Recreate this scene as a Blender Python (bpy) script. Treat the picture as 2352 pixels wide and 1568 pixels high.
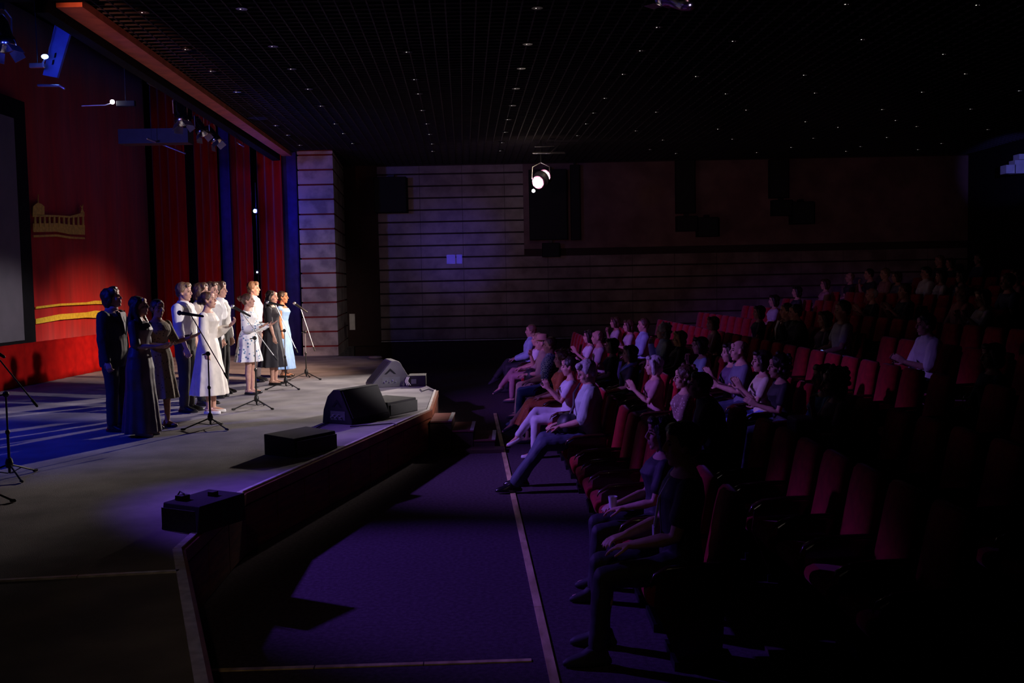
import bpy, bmesh, math, random
from mathutils import Vector, Matrix, noise
PI = math.pi
V = Vector
random.seed(7)
for o in list(bpy.data.objects): bpy.data.objects.remove(o)
COL = bpy.context.scene.collection
SC = bpy.context.scene
# ---------------------------------------------------------------- camera
FPX = 2287.0; CAMZ = 2.35; ROLL = 0.0195; PITCH = math.atan(141 / FPX)
STG = 0.55; CEIL = CAMZ + 3.3
R0 = V((1, 0, 0)); F0 = V((0, math.cos(PITCH), -math.sin(PITCH))); U0 = V((0, math.sin(PITCH), math.cos(PITCH)))
RC = R0 * math.cos(ROLL) - U0 * math.sin(ROLL); UC = R0 * math.sin(ROLL) + U0 * math.cos(ROLL)
cam = bpy.data.cameras.new('camera'); cam.lens = FPX * 36 / 2352; cam.sensor_width = 36; cam.clip_start = .05; cam.clip_end = 200
camo = bpy.data.objects.new('camera', cam); COL.objects.link(camo)
M = Matrix.Identity(4)
for i in range(3):
    M[i][0] = RC[i]; M[i][1] = UC[i]; M[i][2] = -F0[i]
M[2][3] = CAMZ
camo.matrix_world = M
SC.camera = camo
def ray(u, v):
    return F0 + RC * ((u - 1176) / FPX) + UC * ((784 - v) / FPX)
def PZ(u, v, z):            # point of a horizontal plane seen at a pixel of the photo
    d = ray(u, v); t = (z - CAMZ) / d.z
    return V((d.x * t, d.y * t, z))
def PY(u, v, y):            # point at a known distance
    d = ray(u, v); t = y / d.y
    return V((d.x * t, y, CAMZ + d.z * t))
def PX(u, v, x):
    d = ray(u, v); t = x / d.x
    return V((x, d.y * t, CAMZ + d.z * t))
# ---------------------------------------------------------------- view, world
SC.view_settings.view_transform = 'Standard'; SC.view_settings.look = 'None'
SC.view_settings.gamma = 1; SC.view_settings.exposure = 0.0; SC.view_settings.use_curve_mapping = False
w = bpy.data.worlds.new('dark_hall'); SC.world = w; w.use_nodes = True
w.node_tree.nodes['Background'].inputs[0].default_value = (0, 0, 0, 1)
w.node_tree.nodes['Background'].inputs[1].default_value = 0
# ---------------------------------------------------------------- lights
def spot(name, loc, aim, power, col, ang, blend=.5, rad=.08):
    l = bpy.data.lights.new(name, 'SPOT'); l.energy = power; l.color = col; l.spot_size = math.radians(ang); l.spot_blend = blend; l.shadow_soft_size = rad
    o = bpy.data.objects.new(name, l); COL.objects.link(o); o.location = loc
    o.rotation_euler = (V(aim) - V(loc)).to_track_quat('-Z', 'Y').to_euler()
    return o
def point(name, loc, power, col, rad=.05):
    l = bpy.data.lights.new(name, 'POINT'); l.energy = power; l.color = col; l.shadow_soft_size = rad
    o = bpy.data.objects.new(name, l); COL.objects.link(o); o.location = loc
    return o
KEYPOS = PY(1243, 412, 24.0)
spot('stage_key_light', KEYPOS + V((-.35, -.4, -.12)), (-4.2, 15.2, .9), 5200, (1, .86, .78), 40, .7, .10)
spot('stage_front_light', (5.2, 11.0, 5.45), (-4.5, 16.0, .9), 4300, (1, .89, .91), 29, .4, .12)
spot('curtain_light', (2.2, 15.5, 5.5), (-9.4, 23.0, -.5), 11500, (1, .60, .40), 29, 1.0, .15)
spot('wing_light', (3.0, 15.0, 5.5), (-7.4, 25.6, -.7), 2400, (1, .62, .5), 17, 1.0, .15)
spot('blue_stage_light', (-9.0, 8.6, 5.1), (-7.0, 12.6, 0), 1000, (.015, .035, 1), 82, .9, .1)
spot('violet_near_light', (-7.6, 10.4, 5.3), (-.3, 7.7, 0), 2500, (.23, .09, 1.0), 26, .8, .12)
spot('violet_hall_light', (-7.6, 10.4, 5.3), (.6, 12.0, .5), 3300, (.35, .17, 1.0), 31, 1.0, .12)
spot('violet_far_light', (-7.6, 10.4, 5.3), (1.0, 19.6, 1.0), 3300, (.40, .15, 1.0), 27, 1.0, .12)
spot('blue_wall_light', (-3.6, -2.0, 3.75), (-1.5, 28.0, 3.3), 1900, (.10, .08, 1), 6.5, 1.0, .14)
spot('aisle_light', (-.4, -1.5, 5.3), (-1.3, 7.2, 0), 85, (1, .72, .50), 32, 1.0, .1)
for i_, (ax_, pw_) in enumerate(((-1.2, 540), (4.2, 560), (9.5, 480))):  # unseen fill spots added to lift the far wall
    spot('wall_fill_light', (-3.2 + .3 * i_, -2.2, 3.4), (ax_, 28.3, 3.9), pw_, (1, .50, .62), 14, 1.0, .2)
spot('pilaster_light', (1.5, 9.5, 5.45), (-4.9, 24.9, 1.8), 950, (1, .84, .80), 17, 1.0, .12)
spot('beam_fill_light', (-4.5, 7.5, 5.1), (-5.0, 15.5, 5.60), 620, (1, .34, .18), 13, 1.0, .08)  # unseen lamp added to brighten the orange beam
# ---------------------------------------------------------------- materials
def nt(name):
    m = bpy.data.materials.new(name); m.use_nodes = True
    return m, m.node_tree, m.node_tree.nodes['Principled BSDF']
def mat(name, c, rough=.7, metal=0, c2=None, scale=8, bump=0, bscale=40, detail=4, spec=.5, coat=0, sheen=0, stretch=None, ramp=(.35, .65)):
    m, t, b = nt(name)
    b.inputs['Roughness'].default_value = rough; b.inputs['Metallic'].default_value = metal
    b.inputs['Specular IOR Level'].default_value = spec; b.inputs['Coat Weight'].default_value = coat; b.inputs['Sheen Weight'].default_value = sheen
    if c2 is None: c2 = tuple(x * .82 for x in c)
    tc = t.nodes.new('ShaderNodeTexCoord'); mp = t.nodes.new('ShaderNodeMapping'); t.links.new(tc.outputs['Object'], mp.inputs[0])
    if stretch: mp.inputs['Scale'].default_value = stretch
    n = t.nodes.new('ShaderNodeTexNoise'); n.inputs['Scale'].default_value = scale; n.inputs['Detail'].default_value = detail
    t.links.new(mp.outputs[0], n.inputs['Vector'])
    r = t.nodes.new('ShaderNodeValToRGB'); r.color_ramp.elements[0].position = ramp[0]; r.color_ramp.elements[1].position = ramp[1]
    r.color_ramp.elements[0].color = (*c2, 1); r.color_ramp.elements[1].color = (*c, 1)
    t.links.new(n.outputs['Fac'], r.inputs[0]); t.links.new(r.outputs[0], b.inputs['Base Color'])
    if bump:
        n2 = t.nodes.new('ShaderNodeTexNoise'); n2.inputs['Scale'].default_value = bscale; t.links.new(mp.outputs[0], n2.inputs['Vector'])
        bp = t.nodes.new('ShaderNodeBump'); bp.inputs['Strength'].default_value = bump; bp.inputs['Distance'].default_value = .02
        t.links.new(n2.outputs['Fac'], bp.inputs['Height']); t.links.new(bp.outputs[0], b.inputs['Normal'])
    return m
def emis(name, c, s):
    m, t, b = nt(name)
    b.inputs['Base Color'].default_value = (*[x * .3 for x in c], 1); b.inputs['Emission Color'].default_value = (*c, 1); b.inputs['Emission Strength'].default_value = s
    return m
def spotty(name, base, spots, scale=22, thr=.33, c3=None):
    m, t, b = nt(name); b.inputs['Roughness'].default_value = .8
    tc = t.nodes.new('ShaderNodeTexCoord'); vo = t.nodes.new('ShaderNodeTexVoronoi'); vo.inputs['Scale'].default_value = scale
    t.links.new(tc.outputs['Object'], vo.inputs['Vector'])
    r = t.nodes.new('ShaderNodeValToRGB'); r.color_ramp.elements[0].position = thr; r.color_ramp.elements[0].color = (*spots, 1)
    r.color_ramp.elements[1].position = thr + .06; r.color_ramp.elements[1].color = (*base, 1)
    if c3:
        e = r.color_ramp.elements.new(thr * .5); e.color = (*c3, 1)
    t.links.new(vo.outputs['Distance'], r.inputs[0]); t.links.new(r.outputs[0], b.inputs['Base Color'])
    return m
def checker(name, a, bcol, s):
    m, t, b = nt(name); b.inputs['Roughness'].default_value = .85
    tc = t.nodes.new('ShaderNodeTexCoord'); ch = t.nodes.new('ShaderNodeTexChecker'); ch.inputs['Scale'].default_value = s
    ch.inputs[1].default_value = (*a, 1); ch.inputs[2].default_value = (*bcol, 1)
    t.links.new(tc.outputs['Object'], ch.inputs[0]); t.links.new(ch.outputs[0], b.inputs['Base Color'])
    return m
MM = {}
def C(name, c, **k):
    if name not in MM: MM[name] = mat(name, c, **k)
    return MM[name]
m_stage = mat('stage_carpet', (.29, .27, .28), .92, c2=(.17, .155, .17), scale=1.5, bump=.35, bscale=160, detail=8, spec=.1)
m_floor = mat('hall_carpet', (.095, .068, .09), .95, c2=(.06, .04, .055), scale=30, bump=.4, bscale=200, spec=.1, detail=8)
m_tier = mat('tier_carpet', (.07, .045, .05), .95, c2=(.04, .03, .03), scale=20, spec=.1)
m_wood = mat('fascia_wood', (.19, .05, .022), .55, c2=(.08, .022, .012), scale=3, stretch=(1, 1, 9), bump=.1, spec=.3)
m_plank = mat('fascia_plank', (.24, .07, .03), .5, c2=(.13, .035, .02), scale=4, spec=.3)
m_metal = mat('nosing_metal', (.75, .70, .68), .42, metal=.3, c2=(.5, .46, .44), scale=14)
m_gold = mat('floor_strip_brass', (.80, .62, .34), .5, metal=.1, c2=(.42, .31, .15), scale=9, stretch=(1, .3, 1))
m_marble = mat('wall_marble', (.30, .23, .22), .36, c2=(.15, .10, .10), scale=2.2, detail=9, coat=.0, spec=.5)
m_pil = mat('pilaster_marble', (.56, .50, .47), .35, c2=(.30, .25, .24), scale=2.6, detail=10, ramp=(.36, .56))
m_groove = mat('wall_groove', (.05, .02, .02), .8)
m_gred = mat('red_groove_strip', (.30, .02, .02), .7)
m_plaster = mat('upper_wall_plaster', (.25, .14, .13), .6, c2=(.15, .07, .07), scale=1.6, detail=6)
m_black = mat('black_masking', (.012, .012, .014), .9, spec=.1)
m_ceil = mat('black_ceiling', (.015, .014, .018), .9, spec=.1)
m_grid = mat('ceiling_grid_metal', (.045, .038, .05), .8, spec=.15)
m_band = mat('orange_beam_paint', (.75, .20, .10), .7, c2=(.55, .13, .07), scale=5)
m_red = mat('red_curtain_velvet', (.50, .005, .004), .95, c2=(.34, .004, .003), scale=5, stretch=(1, 1, .15), sheen=.3, spec=.1)
m_redc = mat('red_cloth', (.36, .005, .004), .9, c2=(.26, .003, .003), scale=6, spec=.1)
m_yel = mat('yellow_applique', (.80, .60, .05), .7, c2=(.62, .44, .03), scale=14)
m_screen = mat('projection_screen', (.16, .145, .18), .8, c2=(.14, .13, .16), scale=3)
m_drape = mat('blue_side_drape', (.05, .04, .25), .9, c2=(.035, .03, .18), scale=5)  # the drape cloth itself is coloured blue
m_box = mat('speaker_cabinet_black', (.017, .016, .019), .75, spec=.2, bump=.3, bscale=260)
m_grille = mat('speaker_grille', (.022, .022, .024), .6, bump=.5, bscale=400)
m_panel = mat('connector_panel', (.12, .12, .14), .4, metal=.4)
m_chrome = mat('chrome', (.75, .75, .78), .18, metal=1)
m_stand = mat('black_steel', (.02, .02, .022), .38, metal=.3)
m_silver = mat('brushed_silver', (.6, .6, .62), .3, metal=.9)
m_rubber = mat('rubber', (.02, .02, .02), .8)
m_seat = mat('crimson_seat_fabric', (.42, .009, .020), .9, c2=(.28, .006, .013), scale=14, bump=.2, bscale=180, sheen=.2, spec=.15)
m_arm = mat('lacquered_dark_wood', (.06, .022, .012), .22, c2=(.035, .012, .008), scale=6, coat=.4)
m_eye = mat('eye_dark', (.03, .02, .015), .2)
m_lip = mat('lips', (.45, .13, .12), .5)
m_cream = mat('ivory', (.8, .76, .7), .6)
# ---------------------------------------------------------------- mesh collecting
class MB:
    def __init__(s): s.v = []; s.f = []
    def add(s, vs, fs):
        n = len(s.v); s.v += [V(p) for p in vs]; s.f += [tuple(i + n for i in f) for f in fs]; return s
    def box(s, a, b):
        (x0, y0, z0), (x1, y1, z1) = a, b
        return s.add([(x0,y0,z0),(x1,y0,z0),(x1,y1,z0),(x0,y1,z0),(x0,y0,z1),(x1,y0,z1),(x1,y1,z1),(x0,y1,z1)],
                     [(3,2,1,0),(4,5,6,7),(0,1,5,4),(1,2,6,5),(2,3,7,6),(3,0,4,7)])
    def prism(s, pts, z0, z1):
        n = len(pts)
        return s.add([(p[0], p[1], z0) for p in pts] + [(p[0], p[1], z1) for p in pts],
                     [tuple(range(n))[::-1], tuple(range(n, 2 * n))] + [(i, (i + 1) % n, n + (i + 1) % n, n + i) for i in range(n)])
    def extr(s, pts, d):      # closed polygon of 3d points swept by d
        n = len(pts); d = V(d)
        return s.add([V(p) for p in pts] + [V(p) + d for p in pts],
                     [tuple(range(n))[::-1], tuple(range(n, 2 * n))] + [(i, (i + 1) % n, n + (i + 1) % n, n + i) for i in range(n)])
    def loft(s, rings, n=16, wob=None):   # ring = (centre, axis a, axis b)
        vs = []; fs = []
        for k, (c, a, b) in enumerate(rings):
            c = V(c); a = V(a); b = V(b)
            for i in range(n):
                t = 2 * PI * i / n; q = 1 + (wob(k, t) if wob else 0)
                vs.append(c + a * (math.cos(t) * q) + b * (math.sin(t) * q))
        for k in range(len(rings) - 1):
            for i in range(n):
                j = (i + 1) % n
                fs.append((k * n + i, k * n + j, (k + 1) * n + j, (k + 1) * n + i))
        fs.append(tuple(range(n))[::-1]); L = (len(rings) - 1) * n
        fs.append(tuple(range(L, L + n)))
        return s.add(vs, fs)
    def tube(s, pts, rad, n=10, round_ends=True, flat=1.0, up=None):
        pts = [V(p) for p in pts]
        if not isinstance(rad, (list, tuple)): rad = [rad] * len(pts)
        P = list(pts); R = list(rad)
        if round_ends:
            d0 = (pts[1] - pts[0]).normalized(); d1 = (pts[-1] - pts[-2]).normalized()
            P = [pts[0] - d0 * rad[0] * .9, pts[0] - d0 * rad[0] * .5] + P + [pts[-1] + d1 * rad[-1] * .5, pts[-1] + d1 * rad[-1] * .9]
            R = [rad[0] * .35, rad[0] * .85] + R + [rad[-1] * .85, rad[-1] * .35]
        rings = []; prev = None
        for i, p in enumerate(P):
            d = (P[min(i + 1, len(P) - 1)] - P[max(i - 1, 0)]).normalized()
            if prev is None:
                a = V(up) if up else (V((0, 0, 1)) if abs(d.z) < .9 else V((1, 0, 0)))
            else: a = prev
            a = (a - d * a.dot(d)).normalized(); prev = a; b = d.cross(a)
            rings.append((p, a * R[i] * flat, b * R[i]))
        return s.loft(rings, n)
    def ell(s, c, r, R=None, n=16, m=10):
        rings = []
        for k in range(m + 1):
            t = -PI / 2 + PI * (k + .5) / (m + 1) if 0 < k < m else (-PI / 2 * .97 if k == 0 else PI / 2 * .97)
            z = math.sin(t); q = math.cos(t)
            c2 = V((0, 0, z * r[2])); a = V((r[0] * q, 0, 0)); b = V((0, r[1] * q, 0))
            if R: c2 = R @ c2; a = R @ a; b = R @ b
            rings.append((V(c) + c2, a, b))
        return s.loft(rings, n)
    def lathe(s, prof, c=(0, 0, 0), R=None, n=24):
        rings = []
        for r, z in prof:
            p = V((0, 0, z)); a = V((max(r, .0005), 0, 0)); b = V((0, max(r, .0005), 0))
            if R: p = R @ p; a = R @ a; b = R @ b
            rings.append((V(c) + p, a, b))
        return s.loft(rings, n)
    def mesh(s, name):
        me = bpy.data.meshes.new(name); me.from_pydata([tuple(p) for p in s.v], [], s.f); me.update()
        return me
    def build(s, name, m, parent=None, smooth=False, bevel=0):
        me = s.mesh(name)
        bm = bmesh.new(); bm.from_mesh(me)
        bmesh.ops.recalc_face_normals(bm, faces=bm.faces); bm.to_mesh(me); bm.free()
        return link(name, me, m, parent, smooth, bevel)
def link(name, me, m, parent=None, smooth=False, bevel=0):
    if smooth: me.polygons.foreach_set('use_smooth', [True] * len(me.polygons))
    o = bpy.data.objects.new(name, me); COL.objects.link(o)
    if m: me.materials.append(m)
    if parent: o.parent = parent
    if bevel:
        b = o.modifiers.new('bevel', 'BEVEL'); b.width = bevel; b.segments = 3; b.limit_method = 'ANGLE'
    return o
def thing(name, label, cat, loc=(0, 0, 0), rz=0, group=None):
    o = bpy.data.objects.new(name, None); COL.objects.link(o); o.location = loc; o.rotation_euler = (0, 0, rz)
    return tag(o, label, cat, group)
def tag(o, label, cat, group=None):
    o['label'] = label; o['category'] = cat
    if group: o['group'] = group
    return o
def struct(o, label=None):
    o['kind'] = 'structure'
    if label: o['label'] = label
    return o
def dup(root, loc, rz, label=None, group=None):
    r = root.copy(); COL.objects.link(r); r.location = loc; r.rotation_euler = (0, 0, rz)
    if label: r['label'] = label
    if group: r['group'] = group
    for ch in list(root.children):
        c = ch.copy(); COL.objects.link(c); c.parent = r
        for g in list(ch.children):
            d = g.copy(); COL.objects.link(d); d.parent = c
    return r
def remesh(mb, name, voxel, sm=2, nz=0, nf=9, nstretch=(1, 1, 1)):
    me = mb.mesh(name + '_tmp')
    bm = bmesh.new(); bm.from_mesh(me); bmesh.ops.recalc_face_normals(bm, faces=bm.faces); bm.to_mesh(me); bm.free()
    o = bpy.data.objects.new('tmp', me); COL.objects.link(o)
    r = o.modifiers.new('r', 'REMESH'); r.mode = 'VOXEL'; r.voxel_size = voxel; r.adaptivity = 0
    if sm:
        s = o.modifiers.new('s', 'SMOOTH'); s.factor = .5; s.iterations = sm
    dg = bpy.context.evaluated_depsgraph_get(); dg.update()
    out = bpy.data.meshes.new_from_object(o.evaluated_get(dg)); out.name = name
    bpy.data.objects.remove(o); bpy.data.meshes.remove(me)
    if nz:
        ns = [v.normal.copy() for v in out.vertices]
        for v, nn in zip(out.vertices, ns):
            q = V((v.co.x * nf * nstretch[0], v.co.y * nf * nstretch[1], v.co.z * nf * nstretch[2]))
            v.co += nn * (nz * noise.noise(q) + nz * .5 * noise.noise(q * 2.3))
    out.polygons.foreach_set('use_smooth', [True] * len(out.polygons)); out.materials.clear()
    return out
# ================================================================ the hall
AX = -0.047      # the rows, the floor strip and the ceiling lines run slightly leftwards
WY = 28.4
def ax(x, y): return (x + AX * (y - 10), y)
# floor
f = MB().prism([(-14, -3), (16, -3), (16, 30), (-14, 30)], -.2, 0).build('floor', m_floor); struct(f)
# stage
P = [PZ(u, v, STG) for u, v in [(410, 1262), (555, 1131), (985, 941), (1001, 896), (975, 883), (866, 817), (772, 818)]]
d = PZ(466, 1560, STG) - P[0]
near = P[0] + d * ((-2.0 - P[0].y) / d.y)
edge = [near] + P
poly = [(-13, -2.0), (near.x, near.y)] + [(p.x, p.y) for p in P] + [(-4.55, 29), (-13, 29)]
st = MB().prism(poly, 0.001, STG).build('stage', m_stage); struct(st, 'raised stage floor of grey carpet')
def fascia(a, b, k):
    a = V((a.x, a.y, 0)); b = V((b.x, b.y, 0)); d = (b - a); L = d.length; d.normalize(); n = V((d.y, -d.x, 0))
    mb = MB(); mb.extr([a + n * .012 + V((0, 0, .0)), b + n * .012, b + n * .012 + V((0, 0, STG - .1)), a + n * .012 + V((0, 0, STG - .1))], -n * .01)
    npan = max(1, int(L / .6))
    for i in range(npan):
        s0 = a + d * (L * i / npan + .01) + n * .012; s1 = a + d * (L * (i + 1) / npan - .01) + n * .012
        mb.extr([s0 + V((0, 0, .03)), s1 + V((0, 0, .03)), s1 + V((0, 0, STG - .12)), s0 + V((0, 0, STG - .12))], n * .022)
    mb.build('fascia_panel', m_wood, st)
    mb = MB(); mb.extr([a + V((0, 0, STG - .1)), b + V((0, 0, STG - .1)), b + V((0, 0, STG - .005)), a + V((0, 0, STG - .005))], n * .045)
    mb.build('fascia_plank', m_plank, st)
for i in range(4): fascia(edge[i], edge[i + 1], i)
def strip(a, b, wd, z, name, m, n=1, off=0, h=.012):
    a = V((a.x, a.y, z)); b = V((b.x, b.y, z)); d = (b - a).normalized(); s = V((d.y, -d.x, 0))
    mb = MB()
    for i in range(n):
        p = a.lerp(b, i / n) + d * .004; q = a.lerp(b, (i + 1) / n) - d * .004
        mb.extr([p + s * (off - wd / 2), q + s * (off - wd / 2), q + s * (off + wd / 2), p + s * (off + wd / 2)], V((0, 0, h)))
    return mb.build(name, m)
for i, (a, b, wd) in enumerate([(near, P[0], .06), (P[0], P[1], .05), (P[1], P[2], .035), (P[2], P[3], .03)]):
    struct(strip(a, b, wd, STG, 'trim_%d' % (i + 1), m_metal, 3 if i != 1 else 2, -.01), 'scuffed metal nosing strip along the stage edge')
struct(strip(PZ(-60, 1338, STG), PZ(412, 1313, STG), .035, STG, 'trim_5', m_metal, 2), 'metal strip across the near stage carpet')
struct(strip(PZ(1290, 1640, 0), PZ(1137, 950, 0), .055, 0, 'trim_6', m_gold, 7), 'worn brass floor strip in front of the first row')
struct(strip(PZ(470, 1541, 0), PZ(1222, 1517, 0), .04, 0, 'trim_7', m_gold, 3, 0, .008), 'thin brass floor strip crossing the near floor')
# steps to the stage
stp = thing('stage_steps', 'small wooden steps leading from the hall floor up to the stage corner', 'steps', (0, 0, 0))
for k, (u0, u1, v0, v1) in enumerate([(994, 1047, 940, 960), (1047, 1097, 967, 988), (1097, 1130, 991, 1013)]):
    z = STG - .137 * (k + 1)
    a = PZ(u0, v1, z); b = PZ(u1, v1, z)
    x0 = P[2].x + .03 + .30 * k; y0 = 13.75
    MB().box((x0, y0, .0005), (x0 + .29, y0 + .85, z - .02)).build('riser_box', C('dark_step_wood', (.05, .02, .015)), stp)
    MB().box((x0, y0 - .01, z - .0195), (x0 + .30, y0 + .86, z)).build('tread', C('step_carpet', (.20, .06, .05), rough=.9), stp)
    MB().box((x0 + .25, y0 - .012, z + .0005), (x0 + .302, y0 + .862, z + .006)).build('tread_nosing', m_metal, stp)
MB().box((P[2].x + .35, 13.45, 0.0005), (P[2].x + 1.05, 13.73, .05)).build('foot_board', C('dark_step_wood', (.05, .02, .015)), stp)
# tiers
NROW = 12
def row_a(k): return .87 + 1.045 * (k - 1)
def row_z(k): return 0 if k <= 1 else (.03 if k == 2 else .15 * (k - 2))
tm = MB()
for k in range(2, NROW + 1):
    x0 = row_a(k) - .55; x1 = row_a(k) + .4951 if k < NROW else 16
    tm.prism([ax(x0, 1), ax(x1, 1), ax(x1, WY), ax(x0, WY)], .001, row_z(k))
struct(tm.build('floor', m_tier), 'stepped seating tiers rising to the back of the hall')
# ceiling with open cell grid
struct(MB().box((-5.6, -3, CEIL + .25), (16, 30, CEIL + .35)).build('ceiling', m_ceil))
g = MB()
y = 3.0
while y < WY:
    g.box((-4.9 + AX * (y - 10) + .0, y, CEIL), (14.0, y + .014, CEIL + .03)); y += .185
x = -4.7
while x < 14.0:
    p0 = ax(x, 3.0); p1 = ax(x, WY)
    g.prism([p0, (p0[0] + .018, 3.0), (p1[0] + .018, WY), p1], CEIL + .001, CEIL + .031); x += .185
struct(g.build('ceiling', m_grid), 'open square grid ceiling')
bd = MB().prism([ax(-5.06, 11.6), ax(-4.76, 11.6), ax(-4.72, 25.2), ax(-4.95, 25.2)], CEIL - .09, CEIL - .001).build('trim_8', m_band)
struct(bd, 'orange painted beam along the proscenium header')
struct(MB().prism([ax(-5.22, 11.4), ax(-5.07, 11.4), ax(-5.0, 25.2), ax(-5.2, 25.2)], CEIL - .20, CEIL + 1.6).build('wall_header', m_black), 'black header above the stage opening')
struct(MB().prism([ax(-6.1, 9.6), ax(-4.6, 9.6), ax(-4.6, 11.5), ax(-6.1, 11.5)], CEIL - .05, CEIL + .24).build('ceiling', m_black), 'dark soffit over the stage front')
struct(MB().box((-13, -3, 8.0), (-5.2, 30, 8.1)).build('ceiling', m_black), 'black stage house ceiling')
struct(MB().box((-13.1, -3, 0), (-13, 30, 8.1)).build('wall_stage', m_black))
struct(MB().box((-13, 29, 0), (-4.4, 29.1, 8.1)).build('wall_stage_far', m_black))
# far side wall: stone courses with dark joints
struct(MB().box((-4.5, WY + .05, 0), (16, WY + .2, CEIL + .3)).build('wall_far', m_groove))
wl = PY(868, 500, WY).x; wm = PY(1203, 500, WY).x; ws = PY(1545, 500, WY).x; wr = 13.0
zt = PY(1135, 378, WY).z; pitch = .336
k = 0; z = PY(1000, 752, WY).z - .336
cnt = 0
while z < zt:
    z1 = min(z + pitch - .045, zt)
    top_right = PY(1400, 560, WY).z
    x1 = wr if z1 < top_right else wm
    mb = MB(); xs = wl; rr = random.Random(int(z * 100))
    while xs < x1 - .05:
        xe = min(xs + 1.2, x1)
        mb.box((xs + .004, WY, z), (xe - .004, WY + .05, z1)); xs = xe
    o = mb.build('wall_far', m_marble); struct(o, 'course of polished stone slabs on the far side wall'); cnt += 1
    z += pitch
struct(MB().box((wm, WY - .005, PY(1400, 568, WY).z), (wr, WY + .05, zt)).build('wall_far', m_plaster), 'smooth upper part of the far wall')
struct(MB().box((wl, WY - .01, PY(1000, 783, WY).z), (4.6, WY + .02, PY(1000, 783, WY).z + .025)).build('trim_9', m_metal), 'thin rail low on the far wall')
struct(MB().box((13.0, -3, 0), (13.2, 30, CEIL + .3)).build('wall_back', m_black))
struct(MB().box((-14, -3.2, 0), (16, -3.0, 8)).build('wall_near', m_black))
# pilaster beside the stage
py0 = 24.9
pa = PY(690, 600, py0).x; pb = PY(771, 600, py0).x; pz0 = STG; pz1 = CEIL - .02
pc = (PY(800, 790, WY).x, WY)
struct(MB().prism([(pa + .03, py0 + .03), (pb - .02, py0 + .03), (pc[0] - .05, pc[1] - .01), (pa + .03, pc[1] - .01)], STG + .001, pz1 + .2).build('wall_pilaster', m_gred))
z = PY(697, 820, py0).z; z = STG; hs = .365; first = PY(735, 800, py0).z - STG
z1 = STG + .22
while z < pz1:
    z1 = min(z1, pz1)
    mb = MB().prism([(pa, py0), (pb, py0), (pc[0], pc[1] - .012), (pa, pc[1] - .012)], z + .002, z1)
    struct(mb.build('wall_pilaster', m_pil), 'pale marble course of the pilaster beside the stage')
    z = z1 + .04; z1 = z + hs - .04
bx = MB().box((0, 0, 0), (.14, .08, .42)).build('switch_cabinet', m_cream); bx.location = (PY(802, 775, 26.3).x + .02, 26.3, 1.12)
tag(bx, 'pale electrical box on the side of the marble pilaster', 'box')
# return wall between pilaster and far wall
struct(MB().box((pc[0], WY - .011, STG), (wl - .005, WY + .05, CEIL)).build('wall_return', m_groove))
# ================================================================ stage dressing
def curtain(name, pts, z0, z1, m, amp=.05, wl_=.28, parent=None, thick=.02):
    pts = [V((p[0], p[1], 0)) for p in pts]; L = [0]
    for i in range(1, len(pts)): L.append(L[-1] + (pts[i] - pts[i - 1]).length)
    n = max(8, int(L[-1] / .03)); base = []
    for i in range(n + 1):
        s = L[-1] * i / n; j = max(q for q in range(len(pts) - 1) if L[q] <= s + 1e-6); t = (s - L[j]) / (L[j + 1] - L[j])
        p = pts[j].lerp(pts[j + 1], t); d = (pts[j + 1] - pts[j]).normalized(); nn = V((d.y, -d.x, 0))
        ph = s / wl_ * 2 * PI
        base.append((p, nn, ph, s))
    vs = []; fs = []; H = 6
    for h in range(H + 1):
        z = z0 + (z1 - z0) * h / H
        for p, nn, ph, s in base:
            o = amp * (math.sin(ph + .5 * math.sin(s * 1.7)) + .5 * noise.noise(V((s * 2.1, z * .3, 3))))
            vs.append(p + nn * o + V((0, 0, z)))
    k = len(base)
    for h in range(H):
        for i in range(k - 1): fs.append((h * k + i, h * k + i + 1, (h + 1) * k + i + 1, (h + 1) * k + i))
    me = bpy.data.meshes.new(name); me.from_pydata([tuple(v) for v in vs], [], fs); me.update()
    o = link(name, me, m, parent, True)
    md = o.modifiers.new('thick', 'SOLIDIFY'); md.thickness = thick
    return o
BX = -9.6
main = curtain('stage_curtain', [(BX, 13.5), (BX, 26.6)], STG + .01, 7.9, m_red, .010, 1.3)
tag(main, 'long red back curtain of the stage with yellow appliques', 'curtain')
low = curtain('cloth_skirting', [(-9.15, 11.5), (-9.1, 18.3), (-8.95, 22.5), (-8.6, 25.5)], STG + .005, STG + .80, m_redc, .012, .4)
tag(low, 'low red cloth skirting along the foot of the back curtain', 'skirting')
scr = thing('projection_screen', 'large grey projection screen at the left edge', 'screen', (0, 0, 0))
MB().box((-9.42, 12.5, 1.38), (-9.38, 19.15, 5.6)).build('screen_surface', m_screen, scr)
MB().box((-9.45, 12.4, 1.30), (-9.425, 19.7, 6.0)).build('screen_border', m_black, scr)
# yellow appliques
def onc(u, v, x=BX + .11): return PX(u, v, x)
yb = thing('curtain_emblem', 'yellow colonnade building emblem with round tower on the red curtain', 'emblem')
def cpoly(pts, name, m=m_yel, th=.012, x=BX + .075):
    q = [PX(u, v, x) for u, v in pts]
    return MB().extr(q, (th, 0, 0)).build(name, m, yb)
cpoly([(74, 494), (75, 474), (80, 469), (86, 465), (94, 468), (101, 474), (101, 494)], 'tower')
cpoly([(86.3, 466), (86.7, 446), (87.3, 446), (87.8, 466)], 'spire')
cpoly([(75, 527), (75, 513), (130, 512), (163, 516), (194, 517), (194, 539), (161, 538), (130, 532), (76, 533)], 'base_wall')
cpoly([(74, 498), (74, 493), (101, 493), (132, 494), (160, 496), (193, 487), (193, 497), (160, 500), (130, 498)], 'cornice')
cpoly([(76, 540), (130, 538), (160, 543), (194, 545), (194, 549), (160, 548), (130, 543), (76, 545)], 'ground_line')
cpoly([(184, 488), (187, 478), (184, 472), (187, 474), (190, 469), (189, 479), (192, 488)], 'rider_statue')
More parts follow.
